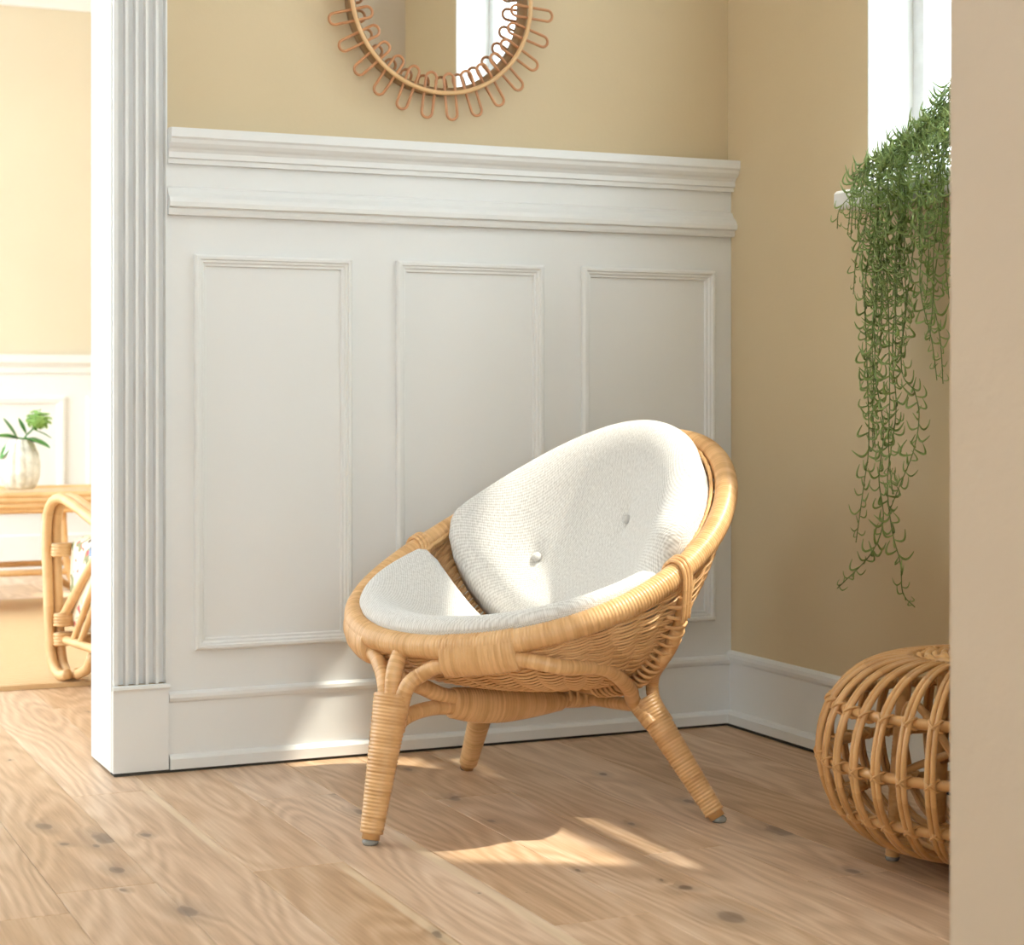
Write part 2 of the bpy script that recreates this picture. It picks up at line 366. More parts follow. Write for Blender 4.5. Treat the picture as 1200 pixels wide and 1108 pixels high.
# ------------------------------------------------------------------ floor
fl = MB(); fl.box((-4.6, -4.6, -.06), (.30, 4.5, -.008)); floor = tag(fl.build('floor', M_dark, smooth=False), kind='structure')
PW = .1525
def plank_mesh(x0, x1, y0, y1):
    g = .0004; c = .0010; d = .0008; t = .0078
    x0 += g; x1 -= g; y0 += g; y1 -= g
    mb = MB()
    v = []
    for z, k in ((-t, 0), (-d, 0), (0, c)):
        v += [(x0 + k, y0 + k, z), (x1 - k, y0 + k, z), (x1 - k, y1 - k, z), (x0 + k, y1 - k, z)]
    f = [(8, 9, 10, 11)]
    for a in (0, 4):
        for i in range(4): j = (i + 1) % 4; f.append((a + i, a + j, a + 4 + j, a + 4 + i))
    mb.add(v, f); return mb
forced = {0: -.815, -1: -.15, -3: -.93, 3: -.45}
for k in range(-21, 11):
    x0 = -1.345 + PW * k; x1 = x0 + PW
    if x0 < -4.5 or x0 > .2: continue
    x1 = min(x1, .02 + .2)
    rr = random.Random(100 + k)
    start = forced.get(k, rr.uniform(-1.6, .6)); cuts = [start]
    while cuts[-1] < 4.36: cuts.append(cuts[-1] + rr.uniform(1.3, 2.1))
    while cuts[0] > -4.4: cuts.insert(0, cuts[0] - rr.uniform(1.3, 2.1))
    cuts = [min(max(q, -4.5), 4.4) for q in cuts]
    for a, b_ in zip(cuts, cuts[1:]):
        if b_ - a > .02: plank_mesh(x0, x1, a, b_).build('plank', M_floor, floor, False)

# ------------------------------------------------------------------ room shell
YW, XW, ZC = .022, .02, 2.47          # upper back wall face, right wall face, ceiling
XE, YB = -1.388, .19                  # free end and rear face of the back wall
# back wall core
m_ = MB(); m_.box((XE + .012, YW, 0), (.20, YB, ZC)); wall_back = tag(m_.build('wall_back', M_wall, smooth=False), kind='structure')
# wainscot: backing board, panel boards, mouldings
m_ = MB(); m_.box((-1.28, .008, .0), (XW, YW, 1.262)); m_.build('wainscot_board', M_white, wall_back, False)
rail = [(0, 1.208), (.014, 1.208), (.014, 1.217), (.020, 1.219), (.020, 1.230), (.024, 1.236), (.030, 1.240), (.036, 1.247), (.038, 1.254), (.042, 1.258), (.042, 1.276), (0, 1.278)]
m_ = MB(); extrude(m_, rail, -1.279, XW, y=.0095); m_.build('chair_rail', M_white, wall_back, False)
rail2 = [(0, 1.106), (.016, 1.106), (.018, 1.112), (.018, 1.119), (.028, 1.122), (.0285, 1.131), (.024, 1.140), (.012, 1.150), (.006, 1.160), (0, 1.163)]
m_ = MB(); extrude(m_, rail2, -1.279, XW, y=.0085); m_.build('lower_rail', M_white, wall_back, False)
fprof = [(0, 0), (0, .010), (.004, .014), (.009, .014), (.011, .010), (.015, .010), (.018, .006), (.022, .006), (.024, 0)]
for (a, b_) in ((-1.224, -.893), (-.794, -.455), (-.361, -.027)):
    m_ = MB(); frame_sweep(m_, fprof, a, b_, .238, 1.029, .008); m_.build('panel_moulding', M_white, wall_back, False)
# baseboard of back wall
bprof = [(0, .006), (.018, .006), (.018, .026), (.012, .032), (.004, .034), (.004, .136), (.009, .140), (.011, .146), (.010, .153), (.004, .158), (0, .158)]
m_ = MB(); extrude(m_, bprof, -1.276, XW - .004, y=.008); tag(m_.build('baseboard_back', M_white, smooth=False), kind='structure')
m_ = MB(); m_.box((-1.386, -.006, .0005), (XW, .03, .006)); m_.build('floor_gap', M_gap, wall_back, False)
# pilaster with flutes on the free end of the wall
pil = tag(bpy.data.objects.new('trim_1', None), kind='structure'); C.objects.link(pil)
XR = -1.277
m_ = MB(); m_.box((XE, -.004, .006), (XR - .001, YB + .012, .166))
extrude(m_, [(0, .166), (.006, .166), (.008, .170), (.006, .175), (0, .177)], XE - .001, XR + .001, y=-.001); m_.build('plinth', M_white, pil, False)
m_ = MB()
px = [XE + .002]; py = [.0]
nfl = 5; a0 = XE + .008; wfl = (XR - .003 - a0) / nfl
prof = [(XE + .002, YB), (XE + .002, .000)]
for i in range(nfl):
    u = a0 + i * wfl
    prof += [(u, .000), (u + wfl * .14, .000), (u + wfl * .20, .014), (u + wfl * .74, .015), (u + wfl * .86, .000)]
prof += [(XR - .003, .0), (XR - .002, YB)]
n = len(prof)
m_.add([(x, y, .177) for x, y in prof] + [(x, y, ZC) for x, y in prof], [(i, (i + 1) % n, n + (i + 1) % n, n + i) for i in range(n)])
m_.build('fluted_shaft', M_white, pil, False)
# white jamb board on the end of the wall
m_ = MB(); m_.box((XE - .001, .012, .006), (XE + .012, YB + .01, ZC)); m_.build('jamb_board', M_white, pil, False)

# right wall with window opening
WY0, WY1, WZ0, WZ1 = -1.62, -.522, 1.14, 2.22
XO = .20
m_ = MB()
m_.box((XW, -4.6, 0), (XO, WY0, ZC)); m_.box((XW, WY1, 0), (XO, YW, ZC)); m_.box((XW, WY0, 0), (XO, WY1, WZ0)); m_.box((XW, WY0, WZ1), (XO, WY1, ZC))
wall_right = tag(m_.build('wall_right', M_wall, smooth=False), kind='structure')
m_ = MB()
t = .004
m_.box((XW - .0005, WY1 - t, WZ0), (.20, WY1, WZ1)); m_.box((XW - .0005, WY0, WZ0), (.20, WY0 + t, WZ1)); m_.box((XW - .0005, WY0, WZ1 - t), (.20, WY1, WZ1))
m_.build('window_reveal', M_white, wall_right, False)
m_ = MB(); extrude(m_, [(.0, .006), (.020, .006), (.020, .026), (.014, .032), (.006, .034), (.006, .140), (.011, .146), (.013, .154), (.012, .162), (.004, .168), (0, .168)], -2.057, .0085, axis='y', y=XW)
tag(m_.build('baseboard_right', M_white, smooth=False), kind='structure')
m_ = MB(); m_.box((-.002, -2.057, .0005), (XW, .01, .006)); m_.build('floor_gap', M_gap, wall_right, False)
# window: frame, bar, sill, panes
win = tag(bpy.data.objects.new('window_1', None), kind='structure'); C.objects.link(win)
XF0, XF1 = .128, .185
def wbox(name, a, b_, m=M_frame):
    q = MB(); q.box(a, b_); return q.build(name, m, win, False)
wbox('window_frame', (XF0, WY1 - .040, WZ0), (XF1, WY1 - .004, WZ1)); wbox('window_frame', (XF0, WY0 + .004, WZ0), (XF1, WY0 + .040, WZ1))
wbox('window_frame', (XF0, WY0 + .040, WZ1 - .055), (XF1, WY1 - .040, WZ1 - .004)); wbox('window_frame', (XF0, WY0 + .040, WZ0), (XF1, WY1 - .040, 1.20))
wbox('glazing_bar', (XF0 + .008, WY0 + .040, 1.575), (XF1 - .008, WY1 - .040, 1.632))
wbox('pane', (.154, WY0 + .040, 1.20), (.158, WY1 - .040, 1.575), M_pane); wbox('pane', (.154, WY0 + .040, 1.632), (.158, WY1 - .040, WZ1 - .055), M_pane)
q = MB(); extrude(q, [(0, 1.122), (.058, 1.122), (.064, 1.127), (.064, 1.152), (.058, 1.158), (-.11, 1.158), (-.11, 1.14), (0, 1.14)], WY0 - .06, -.497, axis='y', y=XW); q.build('window_sill', M_white, win, False)

# stub wall at the right of the opening the photo looks through
m_ = MB()
SX, SY, SB = -.9615, -2.057, -2.40
r_ = .008
pr = [(XW + .1, SY), (SX + r_, SY), (SX + r_ * .3, SY - r_ * .3), (SX, SY - r_), (SX, SB + r_), (SX + r_, SB), (XW + .1, SB)]
n = len(pr); m_.add([(x, y, 0) for x, y in pr] + [(x, y, ZC) for x, y in pr], [(i, (i + 1) % n, n + (i + 1) % n, n + i) for i in range(n)])
tag(m_.build('wall_front', M_plaster, smooth=False), kind='structure')
# ceiling
m_ = MB(); m_.box((-3.5, -4.7, ZC), (.30, .19, ZC + .05)); m_.box((-2.54, .19, ZC), (.30, 4.5, ZC + .05)); tag(m_.build('ceiling', M_ceiling, smooth=False), kind='structure')

# rear wall behind the camera with a wide window, left wall with an added fill window, glazed wall of the far room
def glazed(name, axis, p, lo, hi, z0, z1, n):
    g = tag(bpy.data.objects.new(name, None), kind='structure'); C.objects.link(g)
    def bx(nm, u0, u1, a, b_, m, th=.04):
        q = MB(); q.box((p - th, u0, a) if axis == 'y' else (u0, p - th, a), (p + th, u1, b_) if axis == 'y' else (u1, p + th, b_)); q.build(nm, m, g, False)
    w = (hi - lo) / n
    for k in range(n + 1): bx('mullion', lo + k * w - .03, lo + k * w + .03, z0, z1, M_frame)
    for k in range(n):
        bx('pane', lo + k * w + .03, lo + (k + 1) * w - .03, z0 + .06, z1 - .06, M_pane, .002)
        bx('rail', lo + k * w + .03, lo + (k + 1) * w - .03, z0, z0 + .06, M_frame); bx('rail', lo + k * w + .03, lo + (k + 1) * w - .03, z1 - .06, z1, M_frame)
m_ = MB(); m_.box((-3.4, -4.7, 0), (-3.2, -4.6, ZC)); m_.box((-1.2, -4.7, 0), (.30, -4.6, ZC)); m_.box((-3.2, -4.7, 0), (-1.2, -4.6, .45)); m_.box((-3.2, -4.7, 2.38), (-1.2, -4.6, ZC))
tag(m_.build('wall_rear', M_wall, smooth=False), kind='structure'); glazed('window_2', 'x', -4.65, -3.17, -1.23, .45, 2.38, 2)
m_ = MB(); m_.box((-3.5, -4.7, 0), (-3.4, -1.0, ZC)); m_.box((-3.5, -.2, 0), (-3.4, .19, ZC)); m_.box((-3.5, -1.0, 0), (-3.4, -.2, 1.0)); m_.box((-3.5, -1.0, 2.2), (-3.4, -.2, ZC)); m_.box((-3.4, .07, 0), (-2.5, .19, ZC)); tag(m_.build('wall_left', M_wall, smooth=False), kind='structure')
glazed('window_fill_left', 'y', -3.45, -.97, -.23, 1.0, 2.2, 1)  # unseen window, added to send more light onto the right wall
glazed('window_3', 'y', -2.5, .22, 4.33, 0.0, ZC, 4)
# far room beyond the opening
YF = 4.365
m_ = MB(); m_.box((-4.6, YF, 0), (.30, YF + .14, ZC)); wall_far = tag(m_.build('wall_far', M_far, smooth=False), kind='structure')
m_ = MB(); m_.box((-4.6, YF - .012, 0), (.30, YF, .90)); m_.build('wainscot_board', M_white, wall_far, False)
m_ = MB(); extrude(m_, [(0, .84), (.014, .84), (.016, .862), (.026, .874), (.036, .884), (.04, .917), (0, .917)], -4.6, .30, y=YF - .011); m_.build('chair_rail', M_white, wall_far, False)
m_ = MB(); extrude(m_, [(0, .004), (.022, .004), (.022, .03), (.010, .034), (.010, .15), (.004, .158), (0, .158)], -4.6, .30, y=YF - .011); tag(m_.build('baseboard_far', M_white, smooth=False), kind='structure')
fp2 = [(0, 0), (0, .012), (.012, .016), (.03, .012), (.034, 0)]
for i in range(-7, 2):
    b_ = -.649 + i * .79; a = b_ - .70
    if a > -4.55 and b_ < .3:
        m_ = MB(); frame_sweep(m_, fp2, a, b_, .25, .742, YF - .012); m_.build('panel_moulding', M_white, wall_far, False)
m_ = MB(); extrude(m_, [(0, 2.385), (.02, 2.385), (.03, 2.40), (.07, 2.45), (.07, ZC), (0, ZC)], -4.6, .30, y=YF); tag(m_.build('trim_2', M_white, smooth=False), kind='structure')
m_ = MB(); m_.box((.16, YB, 0), (.30, 1.5, ZC)); m_.box((.16, 2.9, 0), (.30, YF, ZC)); m_.box((.16, 1.5, 0), (.30, 2.9, .9)); m_.box((.16, 1.5, 2.2), (.30, 2.9, ZC)); tag(m_.build('wall_far_right', M_wall, smooth=False), kind='structure')
glazed('window_fill_far', 'y', .23, 1.53, 2.87, .9, 2.2, 2)  # out-of-view window added to brighten the far room

# ------------------------------------------------------------------ the lounge chair
PHI = math.radians(-138.06) - PSI
CC = cam2world(.067, 3.396); FWD = np.array([math.cos(PHI), math.sin(PHI), 0]); LAT = np.array([-math.sin(PHI), math.cos(PHI), 0]); UP = np.array([0, 0, 1.])
def ch(a, b, z): return np.array([CC[0], CC[1], 0]) + FWD * a + LAT * b + UP * z      # local (forward, lateral, height) to world
RL, RW, RK, RC2, RTAU, RZ = .748, .683, .135, .0154, math.radians(26.9), .479
def rimA(t):
    t = np.asarray(t, float); c = np.cos(t); s = np.sin(t); k2 = RC2 * np.cos(2 * t)
    a = c * RL / 2 * math.cos(RTAU) + k2 * math.sin(RTAU)
    z = RZ - c * RL / 2 * math.sin(RTAU) + k2 * math.cos(RTAU)
    b = s * RW / 2 * (1 + RK * c)
    return a, b, z
def rim(t): a, b, z = rimA(t); return np.array([ch(x, y, w) for x, y, w in zip(np.atleast_1d(a), np.atleast_1d(b), np.atleast_1d(z))])
HA, HZ = -.07, .225
def shell_l(x, y):
    """unit disk (x forward, y lateral) to chair-local shell point"""
    x = np.asarray(x, float); y = np.asarray(y, float)
    r = np.clip(np.hypot(x, y), 1e-6, 1.0); t = np.arctan2(y, x)
    a, b, z = rimA(t); bk = np.clip(-np.cos(t), 0, 1)
    e = 2.15 - .90 * bk ** .4
    # lateral lowering so the bowl sits under the rim
    h = (1 - r ** e) ** (1 / e)
    return np.stack([HA + (a - HA) * r, b * r, z + (HZ - z) * h], -1)
def shell_n(x, y):
    e = 2e-3; p = shell_l(x, y)
    r = np.hypot(x, y); k = np.where(r > .985, .985 / np.maximum(r, 1e-6), 1.); x = x * k; y = y * k
    dx = shell_l(x + e, y) - shell_l(x - e, y); dy = shell_l(x, y + e) - shell_l(x, y - e)
    n_ = np.cross(dx, dy); n_ /= np.linalg.norm(n_, axis=-1, keepdims=True) + 1e-12
    return n_
def chl(P): P = np.asarray(P); return np.array([CC[0], CC[1], 0]) + P[..., :1] * FWD + P[..., 1:2] * LAT + P[..., 2:3] * UP
chair = thing('lounge_chair', (CC[0], CC[1], 0), 'round woven rattan lounge chair with wrapped rim and three legs', 'chair')
RR = .0205
tt = np.linspace(0, 2 * PI, 241)[:-1]
mb = MB(); mb.wrap(rim(tt), RR, .0058, .07, 14, True); mb.build('rim', M_cane, chair)
# braided inner edge of the rim
mb = MB()
al, bl, zl = rimA(tt)
for ph in (0, PI):
    k = 1 - .028 / np.hypot(al - HA, bl); w = np.sin(tt * 150 + ph) * .0035
    mb.tube(chl(np.stack([HA + (al - HA) * (k + w), bl * (k + w), zl + .004 + np.cos(tt * 150 + ph) * .003], -1)), .0035, 5, True)
mb.build('inner_braid', M_weave, chair)
# woven shell: stakes and rows
mb = MB(); NST = 46
for i in range(NST):
    t = (i + .5) / NST * 2 * PI; r = np.linspace(.98, .16, 22)
    mb.tube(chl(shell_l(r * math.cos(t), r * math.sin(t))), .0028, 5)
rows = 42
for j in range(rows):
    u = (j + .5) / rows; r = math.cos(u * 1.36) ** .92
    n_ = max(60, int(420 * r)); t = np.arange(n_) / n_ * 2 * PI
    x, y = r * np.cos(t), r * np.sin(t)
    w = np.sin(t * NST / 2 + (j % 2) * PI) * .0046
    P = shell_l(x, y) + shell_n(x, y) * w[:, None]
    for dz in (-.0024, .0024):
        P2 = P.copy(); P2[:, 2] += dz
        mb.tube(chl(P2), .0026, 5, True)
sh = tag(mb.build('woven_shell', M_weave, chair), kind='stuff')
# lateral rib with lacing, and the spine under the bowl
TL = math.radians(84)
def rib_pt(r, sgn, out=.016):
    x, y = r * math.cos(TL), sgn * r * math.sin(TL)
    return shell_l(x, y) - shell_n(x, y) * out
rs = np.cos(np.linspace(0.0, PI / 2, 40)) ; rs = np.clip(rs, .02, .99)
path = np.array([rib_pt(r, 1) for r in rs] + [rib_pt(r, -1) for r in rs[::-1]])
mb = MB(); mb.tube(chl(resample(path, .008)[0]), .0095, 10); mb.build('side_rib', M_pole, chair)
def helix(path, r, turns, rad, mb, seg=5, ph=0.0):
    P, s, L = resample(np.asarray(path), .004)
    T = np.gradient(P, axis=0); T /= np.linalg.norm(T, axis=1)[:, None]
    A = np.array([.3, .2, .93]); U = np.cross(T, A); U /= np.linalg.norm(U, axis=1)[:, None] + 1e-9; V = np.cross(T, U)
    ss = np.linspace(0, L, int(turns * 12)); Pi = np.stack([np.interp(ss, s, P[:, k]) for k in range(3)], 1)
    Ui = np.stack([np.interp(ss, s, U[:, k]) for k in range(3)], 1); Vi = np.stack([np.interp(ss, s, V[:, k]) for k in range(3)], 1)
    a = ss / L * turns * 2 * PI + ph
    mb.tube(Pi + r * (Ui * np.cos(a)[:, None] + Vi * np.sin(a)[:, None]), rad, seg)
for sgn in (1, -1):
    pth = chl(np.array([rib_pt(r, sgn, .006) for r in np.clip(np.cos(np.linspace(.12, 1.35, 40)), .02, .985)]))
    mb = MB()
    for ph in (0, .55): helix(pth, .021, 20, .0028, mb, ph=ph)
    tag(mb.build('rib_lacing', M_weave, chair), kind='stuff')
    # lashing where the rib hangs from the rim
    mb = MB(); c0 = rim(sgn * TL)[0]; tg = rim(sgn * TL + .01)[0] - c0; tg /= np.linalg.norm(tg); low = chl(rib_pt(.985, sgn, .010)) - np.array([0, 0, .03])
    for q in (-.008, .0, .008):
        ax = low - c0; ax /= np.linalg.norm(ax); sd_ = np.cross(tg, ax); sd_ /= np.linalg.norm(sd_)
        pts = [c0 + tg * q + low * 0 + ax * np.linalg.norm(low - c0) + sd_ * .013, c0 + tg * q + sd_ * .0245 + ax * .008, c0 + tg * q + sd_ * .018 - ax * .018, c0 + tg * q - ax * .0255, c0 + tg * q - sd_ * .018 - ax * .018, c0 + tg * q - sd_ * .0245 + ax * .008, c0 + tg * q + ax * np.linalg.norm(low - c0) - sd_ * .013]
        mb.tube(spline(pts, 8), .0038, 7)
    mb.build('rim_lashing', M_cane, chair)
# legs -----------------------------------------------------------
FF = (.428, .022); RFOOT = {1: (-.129, .303), -1: (-.095, -.342)}
ft = (.372, .012, .243)                       # top of the wound part of the front leg
legs = []
def wound_leg(foot, top, r0, r1, wide_dir):
    foot = np.array(foot, float); top = np.array(top, float)
    d = (top - foot); mb = MB()
    P = np.array([foot + d * k for k in np.linspace(.075, 1, 20)])
    mb.wrap(chl(P), np.linspace(r1, r0, 20), .0062, .06, 14, up=FWD * wide_dir[0] + LAT * wide_dir[1], flat=(np.linspace(1.0, 1.35, 10), np.linspace(1.0, 1.05, 10)))
    lg = mb.build('leg', M_cane, chair)
    mb = MB(); mb.tube(chl(np.array([foot + d * .035, foot + d * .12])), r1 * .80, 10); mb.build('pole_end', M_pole, lg, base=parent_base(chair))
    mb = MB(); f3 = chl(foot + d * .025); mb.lathe([(0, .0), (.012, .0), (.0135, .003), (.0135, .007), (.009, .011), (.0, .012)], (f3[0], f3[1], 0.0005), 14); mb.build('glide', M_glide, lg, base=parent_base(chair))
    return lg
wound_leg((FF[0], FF[1], .0), ft, .027, .0195, (0, 1))
legtop = {}
for sgn in (1, -1):
    top = {1: (-.074, .169, .205), -1: (-.042, -.208, .205)}[sgn]; legtop[sgn] = top
    wound_leg((RFOOT[sgn][0], RFOOT[sgn][1], 0), top, .0225, .018, (.9, 0))
def rod(pts, r, name, m=M_cane, pitch=.0062, n=14):
    mb = MB(); mb.wrap(chl(spline(pts, n)), r, pitch, .05, 12); return mb.build(name, m, chair)
def rimp(t, drop=.0, inn=0.0):
    a, b, z = rimA(t); return np.array([HA + (a - HA) * (1 - inn), b * (1 - inn), z - drop])
for sgn in (1, -1):
    t1, t2 = math.radians(14) * sgn, math.radians(35) * sgn
    lt_ = legtop[sgn]
    p = [(ft[0] - .0, ft[1] + sgn * .012 , ft[2] - .06), (ft[0] - .006, ft[1] + sgn * .028, ft[2] + .01), rimp(math.radians(5) * sgn, .045, .0) + np.array([.005, sgn * .022, 0]), rimp(t1, .030), rimp(math.radians(24) * sgn, .0295), rimp(t2, .030),
         rimp(math.radians(47) * sgn, .060, .02), np.array([.12, sgn * .266, .290]), np.array([.025, sgn * .228, .244]), np.array([lt_[0] + .026, lt_[1] - sgn * .0, lt_[2] + .0]), np.array([lt_[0] + .012, lt_[1] + sgn * .03, lt_[2] - .04])]
    rod(p, .0135, 'arch_rod')
    # binding of arch rod to the rim
    tb = np.linspace(math.radians(15), math.radians(35), 16) * sgn
    mb = MB(); P = np.array([rimp(t, .0140) for t in tb]); mb.wrap(chl(P), .0245, .0058, .05, 14, up=UP, flat=(1.46, .92)); mb.build('rim_binding', M_cane, chair)
    # strut from rear leg up into the side rib
    q = rib_pt(.80, sgn, .018); q2 = rib_pt(.88, sgn, .018)
    rod([np.array(lt_) + np.array([-.03, sgn * .03, -.04]), np.array(lt_) + np.array([-.022, sgn * .004, 0]), np.array(lt_) + np.array([-.012, sgn * .012, .04]), q, q2, rib_pt(.94, sgn, .017)], .0115, 'side_strut')
# centre post of the front leg and the spine
rod([(ft[0], ft[1], ft[2] - .05), (ft[0] - .006, ft[1] - .004, ft[2] + .03), rimp(0, .012) + np.array([.004, 0, 0])], .0145, 'front_post')
rod([rimp(0, .055) + np.array([.012, 0, 0]), (.30, 0, .248), (.235, 0, .222), (.10, 0, .207), (-.03, 0, .188), (-.12, 0, .182), (-.20, 0, .195)], .0145, 'spine')
rod([(.405, .016, .115), (.385, .012, .165), (.345, .008, .198), (.29, .004, .208), (.225, 0, .203), (.10, 0, .185), (-.03, 0, .182)], .013, 'front_brace')
mb = MB(); P = spline([(.232, 0, .212), (.16, 0, .200), (.06, 0, .192), (-.025, 0, .188)], 10); mb.wrap(chl(P), .0215, .0062, .04, 14, up=UP, flat=(np.array([1.25, 1.5, 1.5, 1.25, .9]), 1.0)); mb.build('spine_binding', M_cane, chair)
mb = MB()
for ph in (0, .6): helix(chl(spline([(-.02, 0, .196), (-.10, 0, .192), (-.19, 0, .202)], 10)), .0195, 9, .0028, mb, ph=ph)
tag(mb.build('spine_lacing', M_weave, chair), kind='stuff')
for sgn in (1, -1):
    lt_ = legtop[sgn]; rod([np.array(lt_) + np.array([0, 0, -.012]), (-.09, sgn * .10, .187), (-.10, 0, .183)], .012, 'cross_brace')

# cushions: pads that follow the bowl -----------------------------------------------------------
NR = np.array([math.sin(RTAU), 0, math.cos(RTAU)])
def pad(name, inside, centre, thick, dimples=(), gap=.012, lift=.75, edge=.16, puff=.0, side=0.0):
    na, nr = 144, 34
    rad = []
    for i in range(na):
        a = i / na * 2 * PI; lo, hi = 0., 2.2
        for _ in range(40):
            md = (lo + hi) / 2
            if inside(centre[0] + md * math.cos(a), centre[1] + md * math.sin(a)) > 0: lo = md
            else: hi = md
        rad.append(lo)
    rad = np.array(rad); th = np.arange(na) / na * 2 * PI
    u = np.sin(np.linspace(0, 1, nr + 1)[1:] * PI / 2)
    X = centre[0] + u[:, None] * rad * np.cos(th); Y = centre[1] + u[:, None] * rad * np.sin(th)
    def surf(X, Y, e):
        P = shell_l(X, Y); N = shell_n(X, Y)
        r = np.hypot(X, Y)[..., None]
        D = N + lift * np.clip((r - .35) / .65, 0, 1) ** 1.5 * NR; D /= np.linalg.norm(D, axis=-1, keepdims=True)
        h = thick * np.sqrt(np.clip(1 - (1 - np.clip(e / edge, 0, 1)) ** 2, 0, 1))
        dm = np.zeros_like(h)
        for (dx, dy, dp, wd) in dimples: 
            q = ((X - dx) ** 2 + (Y - dy) ** 2)
            dm += dp * (.6 * np.exp(-q / wd ** 2) + .4 * np.exp(-q / (wd * 3) ** 2))
        h = h - dm
        low = P + N * gap
        return low, low + D * h[..., None] + NR * (puff * (1 + side * (Y / np.maximum(r[..., 0], 1e-6)) ** 2)[..., None] * np.clip((r - .55) / .45, 0, 1) ** 1.3)
    E = np.array([[inside(x, y) for x, y in zip(rx, ry)] for rx, ry in zip(X, Y)])
    low, top = surf(X, Y, E)
    l0, t0 = surf(np.array([centre[0]]), np.array([centre[1]]), np.array([inside(*centre)]))
    mb = MB(); V = np.vstack([chl(top).reshape(-1, 3), chl(t0), chl(low).reshape(-1, 3), chl(l0)])
    uvp = np.vstack([np.stack([X.ravel(), Y.ravel()], 1), [centre], np.stack([X.ravel(), Y.ravel()], 1) * 1.22, [centre]]) * .34
    f = []; c1 = nr * na; o2 = c1 + 1; c2 = o2 + nr * na
    for k in range(na):
        l = (k + 1) % na
        f.append((c1, k, l)); f.append((c2, o2 + l, o2 + k))
        for i in range(nr - 1):
            f.append((i * na + k, (i + 1) * na + k, (i + 1) * na + l, i * na + l))
            f.append((o2 + i * na + l, o2 + (i + 1) * na + l, o2 + (i + 1) * na + k, o2 + i * na + k))
        i = nr - 1; f.append((i * na + k, o2 + i * na + k, o2 + i * na + l, i * na + l))
    mb.add(V, f, [[tuple(uvp[i]) for i in q] for q in f])
    return mb, surf
def smin(a, b, k):
    h = max(0., min(1., .5 + .5 * (b - a) / k)); return b * (1 - h) + a * h - k * h * (1 - h)
R_IN = .958
seat_in = lambda x, y: smin(R_IN - .016 - math.hypot(x, y), x + .02, .10)
back_in = lambda x, y: smin(R_IN + .005 - math.hypot(x, y), -.085 - x, .13)
mb, _ = pad('seat', seat_in, (.42, 0), .060, puff=.070, side=.42)
seat = mb.build('seat_cushion', M_fabric, base=ch(.15, 0, .26)); tag(seat, 'white woven seat cushion in the front of the rattan chair', 'cushion')
_, bsurf = pad('back', back_in, (-.45, 0), 0.078, puff=.082)
gx, gy = np.meshgrid(np.linspace(-.9, -.15, 120), np.linspace(-.8, .8, 200)); gx = gx.ravel(); gy = gy.ravel(); ok = np.hypot(gx, gy) < .9; gx = gx[ok]; gy = gy[ok]
_, gt = bsurf(gx, gy, np.array([back_in(a_, b_) for a_, b_ in zip(gx, gy)])); gp = chl(gt) - CAM
gd = gp[:, 0] * sn + gp[:, 1] * cs; gpx = CX + F_PX * (gp[:, 0] * cs - gp[:, 1] * sn) / gd; gpy = YH - F_PX * gp[:, 2] / gd
BUT = []
for bx_, by_ in ((627, 650), (730, 605)):
    k = ((gpx - bx_) ** 2 + (gpy - by_) ** 2).argmin(); BUT.append((gx[k], gy[k]))
mb, bsurf = pad('back', back_in, (-.45, 0), 0.078, [(x, y, .015, .05) for x, y in BUT], puff=.082)
backc = mb.build('back_cushion', M_fabric, base=ch(-.2, 0, .4)); tag(backc, 'white woven back cushion with two tufted buttons in the rattan chair', 'cushion')
for x, y in BUT:
    lo_, tp_ = bsurf(np.array([x]), np.array([y]), np.array([back_in(x, y)]))
    n_ = chl(tp_)[0] - chl(lo_)[0]; n_ /= np.linalg.norm(n_); c_ = chl(tp_)[0] + n_ * .005
    mb = MB(); mb.tube(np.array([c_ - n_ * .004, c_, c_ + n_ * .003, c_ + n_ * .0055, c_ + n_ * .0065]), np.array([.0085, .0095, .0090, .0065, .001]), 14); mb.build('button', M_fabric, backc)

# ------------------------------------------------------------------ rattan pouf
PC = cam2world(.755, 2.955); PC[2] = 0
pouf = thing('rattan_pouf', (PC[0], PC[1], 0), 'open barrel-shaped rattan cane pouf beside the right wall', 'pouf')
PR, PZ0, PZ1 = .266, .034, .332
def barrel(v):                     # v 0 bottom .. 1 top
    a = (v - .5) * PI * .985
    r = .105 + (PR - .105) * abs(math.cos(a)) ** .80
    return r, (PZ0 + PZ1) / 2 + (PZ1 - PZ0) / 2 * math.copysign(abs(math.sin(a)) ** 1.0, a)
NRIB = 36
prof = np.array([barrel(v) for v in np.linspace(0, 1, 30)])
ribm = None
for i in range(NRIB):
    if ribm is None:
        mb = MB()
        for o in (-.0042, .0042):
            P = np.array([(r, o, z) for r, z in prof]); mb.tube(resample(P, .016)[0], .0045, 7)
        me = mb.build('rib', M_pouf, None, base=(0, 0, 0)); ribm = me.data; me.parent = pouf; me.location = (0, 0, 0); o_ = me
    else:
        o_ = bpy.data.objects.new('rib', ribm); C.objects.link(o_); o_.parent = pouf
    o_.rotation_euler = (0, 0, (i + .35) / NRIB * 2 * PI)
